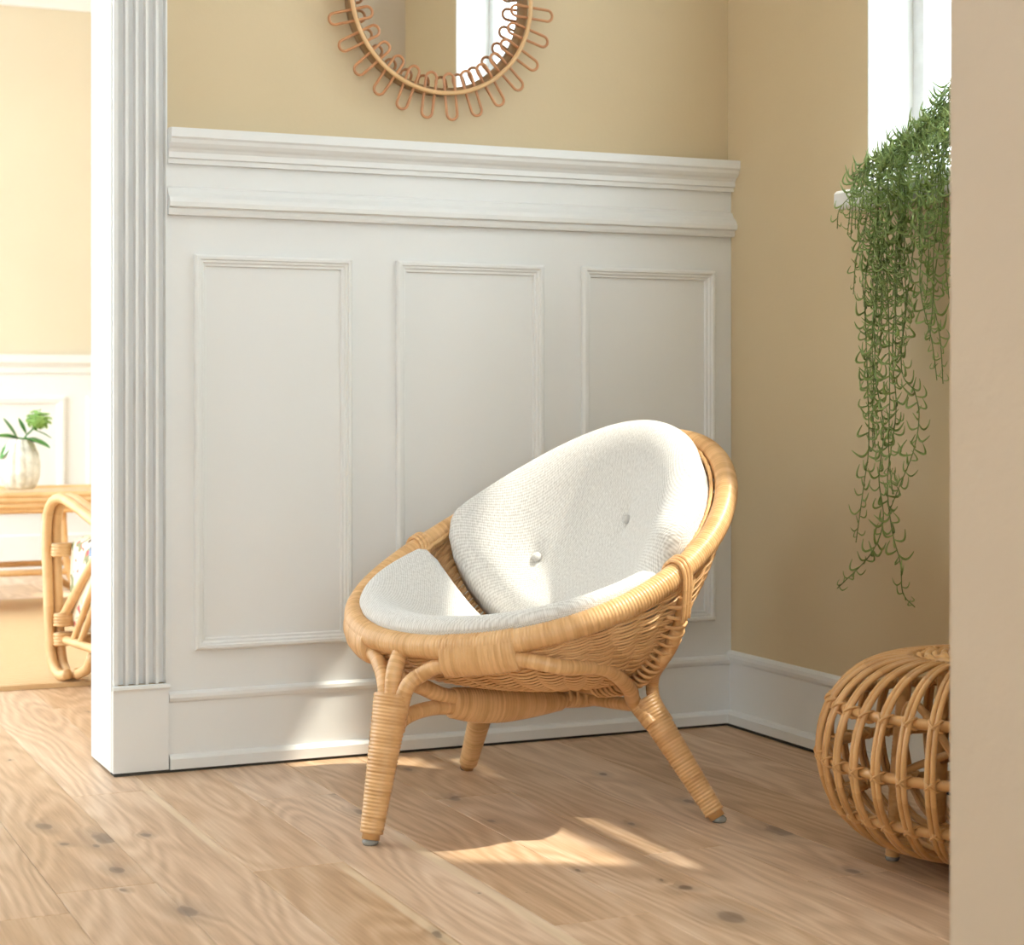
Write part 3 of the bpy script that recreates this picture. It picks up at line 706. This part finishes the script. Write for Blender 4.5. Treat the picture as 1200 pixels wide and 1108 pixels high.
for v in (.30, .48, .67):
    r, z = barrel(v); a = np.linspace(0, 2 * PI, 73)[:-1]
    mb = MB(); q = r - .013; mb.tube(np.stack([PC[0] + q * np.cos(a), PC[1] + q * np.sin(a), np.full(72, z)], 1), .0085, 8, True); rg = mb.build('ring', M_pouf, pouf)
    # cane ties where the ribs cross the ring
    mb = MB()
    for i in range(NRIB):
        t = (i + .35) / NRIB * 2 * PI; R3 = np.array([math.cos(t), math.sin(t), 0]); T3 = np.array([-math.sin(t), math.cos(t), 0]); c_ = np.array([PC[0], PC[1], z]) + R3 * (r - .004)
        for sg in (1, -1):
            pts = [c_ + R3 * .0095 * math.cos(k) + (T3 * sg * .0095 + np.array([0, 0, .0085])) * math.sin(k) - R3 * .004 * (1 - math.cos(k)) for k in np.linspace(0, 2 * PI, 11)[:-1]]
            mb.tube(np.array(pts), .0025, 5, True)
    tag(mb.build('ring_ties', M_pouf, rg, base=parent_base(pouf)), kind='stuff')
mb = MB()
for k in range(9):
    q = .018 + k * .0125; a = np.linspace(0, 2 * PI, 49)[:-1]
    z = PZ1 + .004 - .010 * (q / .13) ** 2
    mb.tube(np.stack([PC[0] + q * np.cos(a), PC[1] + q * np.sin(a), z + .0025 * np.sin(a * 12 + k * PI)], 1), .0058, 6, True)
mb.build('top_disc', M_pouf, pouf)
mb = MB()
for k in range(5):
    q = .05 + k * .014; a = np.linspace(0, 2 * PI, 49)[:-1]; mb.tube(np.stack([PC[0] + q * np.cos(a), PC[1] + q * np.sin(a), np.full(48, PZ0 + .004)], 1), .006, 6, True)
mb.build('bottom_disc', M_pouf, pouf)
for k in range(5):
    t = math.radians((166, 250, 338, 50, 108)[k]) - PSI; tn = math.radians((250, 338, 410, 468, 526)[k]) - PSI; d_ = np.array([math.cos(t), math.sin(t), 0]); p0 = np.array([PC[0], PC[1], 0])
    mb = MB(); mb.wrap(np.array([p0 + d_ * .148 + UP * .006, p0 + d_ * .140 + UP * .15, p0 + d_ * .125 + UP * .325]), .0115, .0062, .06, 10); lg = mb.build('leg', M_pouf, pouf)
    mb = MB(); c_ = p0 + d_ * .148; mb.lathe([(0, 0.0004), (.010, .0004), (.0115, .004), (.0115, .008), (0, .008)], c_, 10); mb.build('glide', M_glide, lg, base=parent_base(pouf))
    t2 = (t + tn) / 2 if tn - t > 0 else t + .5; d2 = np.array([math.cos(t2), math.sin(t2), 0]); d3 = np.array([math.cos(tn), math.sin(tn), 0])
    mb = MB(); mb.tube(spline([p0 + d_ * .14 + UP * .14, p0 + d2 * .15 + UP * .27, p0 + d3 * .14 + UP * .14], 8), .0065, 7); mb.build('inner_arch', M_pouf, pouf)

# ------------------------------------------------------------------ round mirror with looped cane frame
MC = np.array([-.700, 0, 1.585]); 
mirror = thing('wall_mirror', (MC[0], YW, MC[2]), 'round wall mirror framed with loops of reddish cane', 'mirror')
MRr = .206
mb = MB(); mb.lathe([(0, 0), (.192, 0), (.192, .004), (0, .004)], (0, 0, 0), 64)
V = np.vstack(mb.v); mb.v = [np.stack([MC[0] + V[:, 0], YW - .012 - V[:, 2], MC[2] + V[:, 1]], 1)]; mb.f = [q[::-1] for q in mb.f]; mb.build('mirror_glass', M_mirror, mirror, False)
mb = MB(); mb.lathe([(.190, 0), (.203, 0), (.203, .030), (.196, .032), (.190, .030), (.190, 0)], (0, 0, 0), 96)
V = np.vstack(mb.v); mb.v = [np.stack([MC[0] + V[:, 0], YW - .0005 - V[:, 2], MC[2] + V[:, 1]], 1)]; mb.build('hoop', M_hoop, mirror)
a = np.linspace(0, 2 * PI, 129)[:-1]
mb = MB(); mb.tube(np.stack([MC[0] + .203 * np.cos(a), np.full(128, YW - .046), MC[2] + .203 * np.sin(a)], 1), .0048, 8, True); mb.build('front_ring', M_lcane, mirror)
NL = 27; r0, r1, hw = .161, .258, .0118
lm = None
arc = np.linspace(-PI / 2, PI / 2, 9)
P = [(r1 - hw + hw * math.cos(k), hw * math.sin(k)) for k in arc] + [(r0 + hw - hw * math.cos(k), hw * math.sin(-k) * -1) for k in arc[::-1]]
for i in range(NL):
    if lm is None:
        mb = MB(); mb.tube(np.array([(x, 0, z) for x, z in P]), .0031, 7, True); o_ = mb.build('loop', M_mirror_cane, None, base=(0, 0, 0)); lm = o_.data; o_.parent = mirror
    else: o_ = bpy.data.objects.new('loop', lm); C.objects.link(o_); o_.parent = mirror
    o_.location = (0, -.039, 0); o_.rotation_euler = (0, i / NL * 2 * PI + PI / 2 - .096, 0)

# ------------------------------------------------------------------ hanging plant on the window sill
POT = np.array([.062, -1.03, 1.158])
plant = thing('hanging_plant', tuple(POT), 'trailing green plant with curled hook leaves hanging from the window sill', 'plant')
mb = MB(); mb.lathe([(0, .0005), (.045, .0005), (.05, .004), (.060, .085), (.062, .092), (.056, .092), (.040, .078), (0, .078)], POT, 28); mb.build('pot', M_pot, plant)
mb = MB(); mb.lathe([(.0, .0795), (.051, .0795), (.0512, .074)], POT, 20); mb.build('soil', M_soil, plant)
def hp(px, py, X): return on_x(px, py, X)
hang = [[(1040, 250), (1022, 400), (1035, 500), (1030, 560), (1035, 610), (1020, 650), (981, 690)],
        [(1060, 250), (1046, 400), (1050, 480), (1040, 560), (1045, 620), (1055, 660), (1058, 695), (1072, 712)],
        [(1028, 250), (1014, 330), (1016, 430), (1018, 520), (1012, 570), (1003, 636)],
        [(1075, 250), (1056, 420), (1072, 460), (1077, 490), (1070, 530), (1052, 575), (1040, 605)],
        [(1106, 250), (1094, 340), (1102, 400), (1105, 450)],
        [(1088, 250), (1078, 330), (1092, 400), (1098, 446)],
        [(1004, 222), (984, 245), (981, 268)],
        [(1020, 240), (1004, 300), (1000, 345)]]
for i in range(13):
    x = random.uniform(1012, 1064); e = random.uniform(360, 600) if x < 1050 else random.uniform(330, 480)
    p = [(x, 250)]; y = 250
    while y < e - 40: y += 55; x += random.uniform(-8, 7); x = min(max(x, 1008), 1062); p.append((x, y))
    hang.append(p)
for i in range(10):
    x = random.uniform(1068, 1150); e = random.uniform(300, 440); p = [(x, 250)]; y = 250
    while y < e - 40: y += 50; x += random.uniform(-6, 6); p.append((x, y))
    hang.append(p)
for i in range(14):
    x = random.uniform(1000, 1110); hang.append([(x, 225 + random.uniform(-15, 30)), (x + random.uniform(-8, 4), 265 + random.uniform(0, 25))])
stems = []
for q in hang:
    X = random.uniform(-.115, -.062)
    pts = [hp(x, y, X + random.uniform(-.006, .006)) for x, y in q]
    h0 = pts[0]
    # from the pot over the mound to the edge of the sill
    st_ = POT + np.array([random.uniform(-.025, .025), random.uniform(-.03, .03), .08])
    f_ = np.clip((h0[1] + 1.03) / .45, -.4, 1)
    up_ = random.uniform(.03, .15)
    m1 = POT + np.array([-.03, (h0[1] - POT[1]) * .28, .10 + up_ + .02])
    m2 = np.array([-.015 + random.uniform(-.02, .02), POT[1] + (h0[1] - POT[1]) * .66, 1.158 + .055 + up_ * (1.0 - .55 * f_)])
    m3 = np.array([(X - .02) / 1.2, POT[1] + (h0[1] - POT[1]) * .93, 1.158 + .018 + random.uniform(0, .025)])
    stems.append(spline([st_, m1, m2, m3] + pts, 10))
leaf_meshes = []
for k in range(4):
    Rl = (.0135, .0115, .0155, .010)[k]; sp = (2.3, 2.7, 1.9, 2.2)[k]
    t = np.linspace(0, sp, 8); P = np.stack([np.sin(t) * Rl * 1.05, .002 * np.sin(t * 2), -Rl * .55 * (1 - np.cos(t)) * -1 - .0 * t], 1)
    P = np.stack([np.sin(t) * Rl * 1.15, 0.0015 * np.sin(2 * t), -(1 - np.cos(t)) * Rl * .1 + (t / sp) ** 2 * Rl * 1.0 - np.sin(t / sp * PI) * Rl * .55], 1) if k % 2 == 0 else \
        np.stack([t / sp * Rl * 2.0, .002 * np.sin(t), -np.sin(t / sp * PI) * Rl * .75 + (t / sp) ** 2 * Rl * .55], 1)
    mb = MB(); mb.tube(P, np.array([.0008, .0012, .0015, .0017, .0016, .0013, .0009, .0003]), 5); o_ = mb.build('leaf', M_leaf, None, base=(0, 0, 0)); leaf_meshes.append((o_.data, np.vstack(mb.v), mb.f)); bpy.data.objects.remove(o_)
cand = []
for P in stems:
    R_, s, L = resample(P, .003); 
    mb = MB(); rr_ = np.interp(s, [0, L], [.0016, .0009]); mb.tube(R_, rr_, 5); mb.build('stem', M_stem, plant)
    d_ = .03; ang = random.uniform(0, 6.28)
    while d_ < L - .002:
        i = min(int(d_ / L * (len(R_) - 1)), len(R_) - 2); T = R_[i + 1] - R_[i]; T /= np.linalg.norm(T) + 1e-9
        ang += 2.4 + random.uniform(-.5, .5)
        tip = .5 + .55 * min(1, (L - d_) / .12)
        side = Vector((math.cos(ang) * .8, math.sin(ang), 0)).normalized()
        xa = Vector(side); za = Vector((0, 0, 1)); ya = za.cross(xa)
        tiltm = Matrix.Rotation(random.uniform(-.5, .35), 3, 'Y') @ Matrix.Rotation(random.uniform(-.5, .5), 3, 'X')
        M3 = Matrix((xa, ya, za)).transposed() @ tiltm
        cand.append((R_[i], M3, random.uniform(.95, 1.5) * tip, random.randrange(4)))
        d_ += random.uniform(.008, .0135) * (2.4 if d_ < .35 else 1)
def vis(c_):
    p = c_[0] - CAM; x = p[0] * cs - p[1] * sn; d = p[0] * sn + p[1] * cs
    return (x / d * F_PX + CX < 1112, c_[2] - .6 * (c_[0][0] + .1), random.random())
cand.sort(key=vis, reverse=True)
pb = parent_base(plant)
for (p, M3, s_, k) in cand[:300]:
    o_ = bpy.data.objects.new('leaf', leaf_meshes[k][0]); C.objects.link(o_); o_.parent = plant
    o_.matrix_local = Matrix.Translation(Vector(p - pb)) @ (M3 * s_).to_4x4()
mb = MB()
for (p, M3, s_, k) in cand[300:]:
    A = np.array(M3) * s_; mb.add(leaf_meshes[k][1] @ A.T + p, leaf_meshes[k][2])
tag(mb.build('small_leaves', M_leaf, plant), kind='stuff')

# ------------------------------------------------------------------ far room: rug, coffee table, vase, armchair
def rug_mat():
    m, nt, b = mat('jute_rug'); L = nt.links
    g = nd(nt, 'ShaderNodeNewGeometry'); w = nd(nt, 'ShaderNodeTexWave'); w.bands_direction = 'Y'; w.inputs['Scale'].default_value = 11; w.inputs['Distortion'].default_value = 2.5; w.inputs['Detail'].default_value = 2
    L.new(g.outputs['Position'], w.inputs['Vector'])
    r = ramp(nt, [(0, (.50, .31, .15)), (1, (.72, .50, .28))]); L.new(w.outputs['Fac'], r.inputs[0]); L.new(r.outputs[0], b.inputs['Base Color'])
    b.inputs['Roughness'].default_value = .95; bump(nt, b, w.outputs['Fac'], .6, .004); return m
mb = MB(); mb.box((-3.0, 1.16, .0005), (.12, 3.18, .013)); rug = mb.build('jute_rug', rug_mat(), None, False, base=(-1.4, 2.2, 0)); tag(rug, 'tan jute rug on the wooden floor of the far room', 'rug')

def rrect(x0, x1, y0, y1, r, z, n=6):
    P = []
    for cx_, cy_, a0 in ((x1 - r, y1 - r, 0), (x0 + r, y1 - r, PI / 2), (x0 + r, y0 + r, PI), (x1 - r, y0 + r, 1.5 * PI)):
        for k in range(n + 1): a = a0 + k / n * PI / 2; P.append((cx_ + r * math.cos(a), cy_ + r * math.sin(a), z))
    return np.array(P)
TX0, TX1, TY0, TY1, TZ = -1.95, -.45, 2.72, 3.16, .418
table = thing('coffee_table', ((TX0 + TX1) / 2, (TY0 + TY1) / 2, .013), 'low rattan coffee table with curved cane legs on the jute rug', 'table')
P = rrect(TX0, TX1, TY0, TY1, .12, TZ - .006)
mb = MB(); n = len(P); mb.add(list(P) + list(P - UP * .016), [tuple(range(n)), tuple(range(2 * n - 1, n - 1, -1))] + [(n + i, n + (i + 1) % n, (i + 1) % n, i) for i in range(n)]); mb.build('table_top', M_lcane, table, False)
mb = MB(); 
for dz, ex in ((-.008, .004), (-.026, .007), (-.044, .006), (-.058, .0)): mb.wrap(rrect(TX0 - ex, TX1 + ex, TY0 - ex, TY1 + ex, .12, TZ + dz, 8), .0115, .016, .04, 8, True)
mb.build('edge_band', M_lcane, table)
for lx in (-1.26, -.62):
    for ly in (TY0 + .05, TY1 - .05):
        b0 = .013 + .0125
        mb = MB(); mb.tube(spline([(lx + .04, ly, TZ - .06), (lx + .03, ly, .25), (lx + .015, ly, .12), (lx - .04, ly, b0 + .03), (lx - .12, ly, b0), (lx - .22, ly, b0 + .02), (lx - .30, ly, .10), (lx - .33, ly, .20), (lx - .34, ly, TZ - .06)], 8), .0125, 10); mb.build('leg', M_lcane, table)
for ly in (TY0 + .05, TY1 - .05):
    mb = MB(); mb.tube(np.array([(-1.62, ly, .145), (-.58, ly, .145)]), .011, 10); mb.build('stretcher', M_lcane, table)
for lx in (-1.28, -.62):
    mb = MB(); mb.tube(np.array([(lx, TY0 + .05, .160), (lx, TY1 - .05, .160)]), .010, 10); mb.build('cross_rail', M_lcane, table)
# vase
vd = 6.40; VP = cam2world((24 - CX) / F_PX * vd, vd, TZ + .0045)
def vase_mat():
    m, nt, b = mat('ribbed_ceramic'); n = nd(nt, 'ShaderNodeTexNoise'); n.inputs['Scale'].default_value = 40; n.inputs['Detail'].default_value = 4
    g = nd(nt, 'ShaderNodeNewGeometry'); nt.links.new(g.outputs['Position'], n.inputs['Vector'])
    r = ramp(nt, [(.3, (.52, .50, .42)), (.65, (.78, .76, .68))]); nt.links.new(n.outputs[0], r.inputs[0]); nt.links.new(r.outputs[0], b.inputs['Base Color']); b.inputs['Roughness'].default_value = .4; return m
vase = thing('ceramic_vase', tuple(VP), 'ribbed pale ceramic vase with green stems on the coffee table', 'vase')
mb = MB(); mb.lathe([(0, .0), (.040, 0), (.050, .010), (.060, .045), (.062, .085), (.056, .125), (.043, .155), (.036, .166), (.037, .172), (.031, .172), (.030, .160), (.045, .12), (.05, .08), (0, .02)], VP, 120, 11, .10); mb.build('vase_body', vase_mat(), vase)
flowers = thing('flower_stem', tuple(VP + UP * .10), 'green round hydrangea bloom with broad leaves standing in the ribbed vase', 'flower')
CR = np.array([cs, -sn, 0]); CD = np.array([sn, cs, 0])
def vpt(x, z, d=0): return VP + CR * x + CD * d + UP * z
bl = vpt(.062, .238)
mb = MB(); mb.tube(spline([vpt(0, .09), vpt(.012, .17), vpt(.04, .205), bl], 8), .003, 6); mb.build('flower_stalk', M_bleaf, flowers)
mb = MB()
for i in range(240):
    y = 1 - 2 * (i + .5) / 240; r = math.sqrt(1 - y * y); a = i * 2.39996
    n_ = np.array([r * math.cos(a), r * math.sin(a), y * .8]); c_ = bl + n_ * (.020 + .026 * ((i * 7) % 11) / 11); t1 = np.cross(n_, [.3, .5, .8]); t1 /= np.linalg.norm(t1); t2 = np.cross(n_, t1); t2 /= np.linalg.norm(t2)
    w = .0058
    mb.add([c_ + n_ * .002, c_ + t1 * w + n_ * .003, c_ + t2 * w + n_ * .0, c_ - t1 * w + n_ * .003, c_ - t2 * w, c_ - n_ * .006], [(0, 1, 2), (0, 2, 3), (0, 3, 4), (0, 4, 1), (5, 2, 1), (5, 3, 2), (5, 4, 3), (5, 1, 4)])
mb.build('bloom', M_bloom, flowers, False)
def leafb(p0, p1, w, drop, name='leaf'):
    p0 = np.array(p0); p1 = np.array(p1); d = p1 - p0; s_ = np.cross(d, UP); s_ /= np.linalg.norm(s_) + 1e-9
    v = []; f = []
    for i, t in enumerate(np.linspace(0, 1, 9)):
        c_ = p0 + d * t - UP * drop * t * t; ww = w * math.sin(PI * (t * .94 + .03)) ** .8
        v += [c_ - s_ * ww + UP * .25 * ww, c_ - UP * .1 * ww, c_ + s_ * ww + UP * .25 * ww]
        v[-3:] = v[-3:]
    top = v; bot = [q - UP * .0012 for q in v]; n = len(v)
    for i in range(8):
        for k in range(2):
            a = i * 3 + k; f.append((a, a + 1, a + 4, a + 3)); f.append((n + a + 3, n + a + 4, n + a + 1, n + a))
        f.append((i * 3, i * 3 + 3, n + i * 3 + 3, n + i * 3)); f.append((i * 3 + 2, n + i * 3 + 2, n + i * 3 + 5, i * 3 + 5))
    mb = MB(); mb.add(top + bot, f); mb.build(name, M_bleaf, flowers)
leafb(vpt(.005, .175), vpt(.105, .165, -.02), .030, .022); leafb(vpt(-.005, .175), vpt(-.085, .195, -.01), .034, .012)
leafb(vpt(.02, .19), vpt(-.012, .245, .02), .010, .0); leafb(vpt(-.01, .17), vpt(-.055, .135, -.05), .026, .03); leafb(vpt(0, .17), vpt(.03, .18, .09), .03, .02)
leafb(vpt(.045, .205), vpt(.10, .185, .03), .008, .01); leafb(vpt(-.01, .175), vpt(-.06, .245, .0), .022, .0)

# armchair
AY0, AY1 = 1.235, 1.83; AX = -1.300; b0 = .0135
arm = thing('rattan_armchair', (-.95, 1.53, b0), 'rattan armchair with bent-cane arms, floral cushions, on the jute rug', 'armchair')
AR = .0135
def bent(pts, name, r=AR, closed=False, n=10):
    mb = MB(); mb.tube(resample(spline(pts, n, closed), .012, closed)[0], r, 10, closed); return mb.build(name, M_lcane, arm)
for y in (AY0, AY1):
    for o, yy in ((0, 0), (0, -.027 if y == AY0 else .027)):
        y2 = y + yy
        bent([(AX + .09 - o * .2, y2, .05 + b0 - .03 + AR - .013 + o * .5), (AX + .045, y2, b0 + AR + o * .6), (AX + o + .008, y2, .055 + o * .4), (AX + o - .008, y2, .13), (AX + o - .022, y2, .28), (AX + o - .026, y2, .40), (AX + o * .9 - .008, y2, .458 - o * .5), (AX + .045, y2, .482 - o), (AX + .12, y2, .468 - o), (AX + .30, y2, .412 - o), (AX + .55, y2, .36 - o), (AX + .66, y2, .30 - o), (AX + .68, y2, .18), (AX + .66, y2, .06), (AX + .60, y2, b0 + AR + o * .6), (AX + .50, y2, b0 + AR + .012 + o * .6)], 'arm_loop')
    bent([(AX + .09, y, b0 + AR + .003), (AX + .14, y, .05), (AX + .17, y, .085)], 'foot_curl')
    bent([(AX + .004, y, .165), (AX + .09, y, .245), (AX + .20, y, .345), (AX + .27, y, .40)], 'brace', .0125)
    bent([(AX + .06, y, .105), (AX + .13, y, .20), (AX + .21, y, .31)], 'brace', .009)
    bent([(AX + .10, y, .105), (AX + .17, y, .20), (AX + .26, y, .32)], 'brace', .009)
    bent([(AX - .002, y - .002, .115), (AX + .3, y, .100), (AX + .67, y, .10)], 'side_rail', .0115)
    for (x, z, dx) in ((AX - .010, .345, .03), (AX + .004, .165, .03), (AX + .002, .115, .032)):
        mb = MB(); mb.wrap(np.array([(x + .012, y + .002, z - .017), (x + .012, y + .002, z + .017)]), .021, .008, .1, 10, flat=(1.0, 1.4)); mb.build('binding', M_lcane, arm)
for x in (AX + .03, AX + .63):
    bent([(x, AY0, .11), (x, (AY0 + AY1) / 2, .11), (x, AY1, .11)], 'seat_rail', .013)
bent([(AX + .62, AY0, .12), (AX + .70, AY0 + .02, .42), (AX + .77, AY0 + .06, .62), (AX + .80, AY0 + .16, .72), (AX + .80, (AY0 + AY1) / 2, .74), (AX + .80, AY1 - .16, .72), (AX + .77, AY1 - .06, .62), (AX + .70, AY1 - .02, .42), (AX + .62, AY1, .12)], 'back_hoop')
for k in range(5):
    y = AY0 + .10 + k * (AY1 - AY0 - .2) / 4; bent([(AX + .62, y, .11), (AX + .71, y, .42), (AX + .79, y, .69)], 'back_spindle', .009)
def floral():
    m, nt, b = mat('floral_fabric'); L = nt.links
    g = nd(nt, 'ShaderNodeNewGeometry')
    base = None
    def layer(prev, scale, seed, thr, col):
        n = nd(nt, 'ShaderNodeTexNoise'); n.inputs['Scale'].default_value = scale; n.inputs['Detail'].default_value = 1.5
        off = nd(nt, 'ShaderNodeVectorMath', operation='ADD'); off.inputs[1].default_value = (seed, seed * 2, seed * .7); L.new(g.outputs['Position'], off.inputs[0]); L.new(off.outputs[0], n.inputs['Vector'])
        r = ramp(nt, [(thr, (0, 0, 0)), (thr + .02, (1, 1, 1))]); L.new(n.outputs[0], r.inputs[0])
        mx = mixc(nt); L.new(r.outputs[0], mx.inputs[0]); mx.inputs[7].default_value = (*col, 1)
        if prev is None: mx.inputs[6].default_value = (.80, .70, .54, 1)
        else: L.new(prev, mx.inputs[6])
        return mx.outputs[2]
    o = layer(None, 24, 1.3, .60, (.30, .30, .16)); o = layer(o, 30, 5.1, .64, (.62, .13, .13)); o = layer(o, 34, 9.4, .66, (.20, .14, .10)); o = layer(o, 22, 14.2, .66, (.62, .52, .30))
    L.new(o, b.inputs['Base Color']); b.inputs['Roughness'].default_value = .9; return m
M_floral = floral()
def cushion_box(name, c_, half, rotY, label):
    """soft pillow: rounded box bulging on its faces"""
    n = 14; mb = MB(); V = []; idx = {}; f = []
    def key(p): return tuple(np.round(p, 5))
    def sp(p):
        p = np.array(p, float); q = np.clip(p, -.78, .78); d = p - q; l = np.linalg.norm(d)
        if l > 1e-9: d = d / l * .22
        r = q + d; return r * (1 + .06 * (1 - r[[1, 2, 0]] ** 2) * (1 - r[[2, 0, 1]] ** 2))
    for ax in range(3):
        for sg in (1, -1):
            for i in range(n):
                for j in range(n):
                    q = []
                    for (u, v) in ((i, j), (i + 1, j), (i + 1, j + 1), (i, j + 1)):
                        p = [0, 0, 0]; p[ax] = sg; p[(ax + 1) % 3] = -1 + 2 * u / n; p[(ax + 2) % 3] = -1 + 2 * v / n
                        k = key(p)
                        if k not in idx: idx[k] = len(V); V.append(sp(p))
                        q.append(idx[k])
                    f.append(q if sg > 0 else q[::-1])
    V = np.array(V) * half; c2, s2 = math.cos(rotY), math.sin(rotY)
    V = np.stack([V[:, 0] * c2 + V[:, 2] * s2, V[:, 1], -V[:, 0] * s2 + V[:, 2] * c2], 1) + c_
    mb.add(V, f); o = mb.build(name, M_floral, None, base=c_); tag(o, label, 'cushion'); return o
sc = cushion_box('armchair_seat_cushion', np.array([AX + .29, (AY0 + AY1) / 2, .255]), np.array([.315, (AY1 - AY0) / 2 - .016, .128]), 0, 'thick floral seat cushion between the cane arms of the armchair')
bcush = cushion_box('armchair_back_cushion', np.array([AX + .585, (AY0 + AY1) / 2, .572]), np.array([.06, (AY1 - AY0) / 2 - .06, .17]), .22, 'floral back cushion leaning on the hoop of the armchair')
# butterfly printed on the side of the seat cushion
bc = np.array([AX + .16, AY0 + .008, .315]); 
mb = MB(); 
def fanp(pts, dy):
    pts = [bc + np.array([x, dy, z]) for x, z in pts]; n = len(pts); mb.add(pts + [q + np.array([0, .003, 0]) for q in pts], [tuple(range(n)), tuple(range(2 * n - 1, n - 1, -1))] + [(i, n + i, n + (i + 1) % n, (i + 1) % n) for i in range(n)])
fanp([(0, 0), (-.006, .03), (-.018, .045), (-.024, .03), (-.02, .005), (-.014, -.008)], 0); fanp([(0, 0), (.014, .016), (.036, .018), (.044, .006), (.034, -.008), (.012, -.010)], 0); fanp([(0, 0), (.008, -.012), (.022, -.018), (.018, -.03), (.004, -.024)], 0); fanp([(0, 0), (-.012, -.01), (-.016, -.022), (-.004, -.022)], 0)
mb.build('butterfly_print', simple('butterfly_blue', (.25, .33, .50), .8), sc, False)

# turn the armchair so that it faces the coffee table
ANG = math.atan2(-.96, .28); P0 = np.array([-1.252, 1.252])
def turn(o, c_):
    d = np.array(c_[:2]) - np.array([AX, AY0]); ca, sa = math.cos(ANG), math.sin(ANG)
    o.location = (P0[0] + d[0] * ca - d[1] * sa, P0[1] + d[0] * sa + d[1] * ca, o.location[2]); o.rotation_euler[2] = ANG
for o in (arm, sc, bcush): turn(o, tuple(o.location))
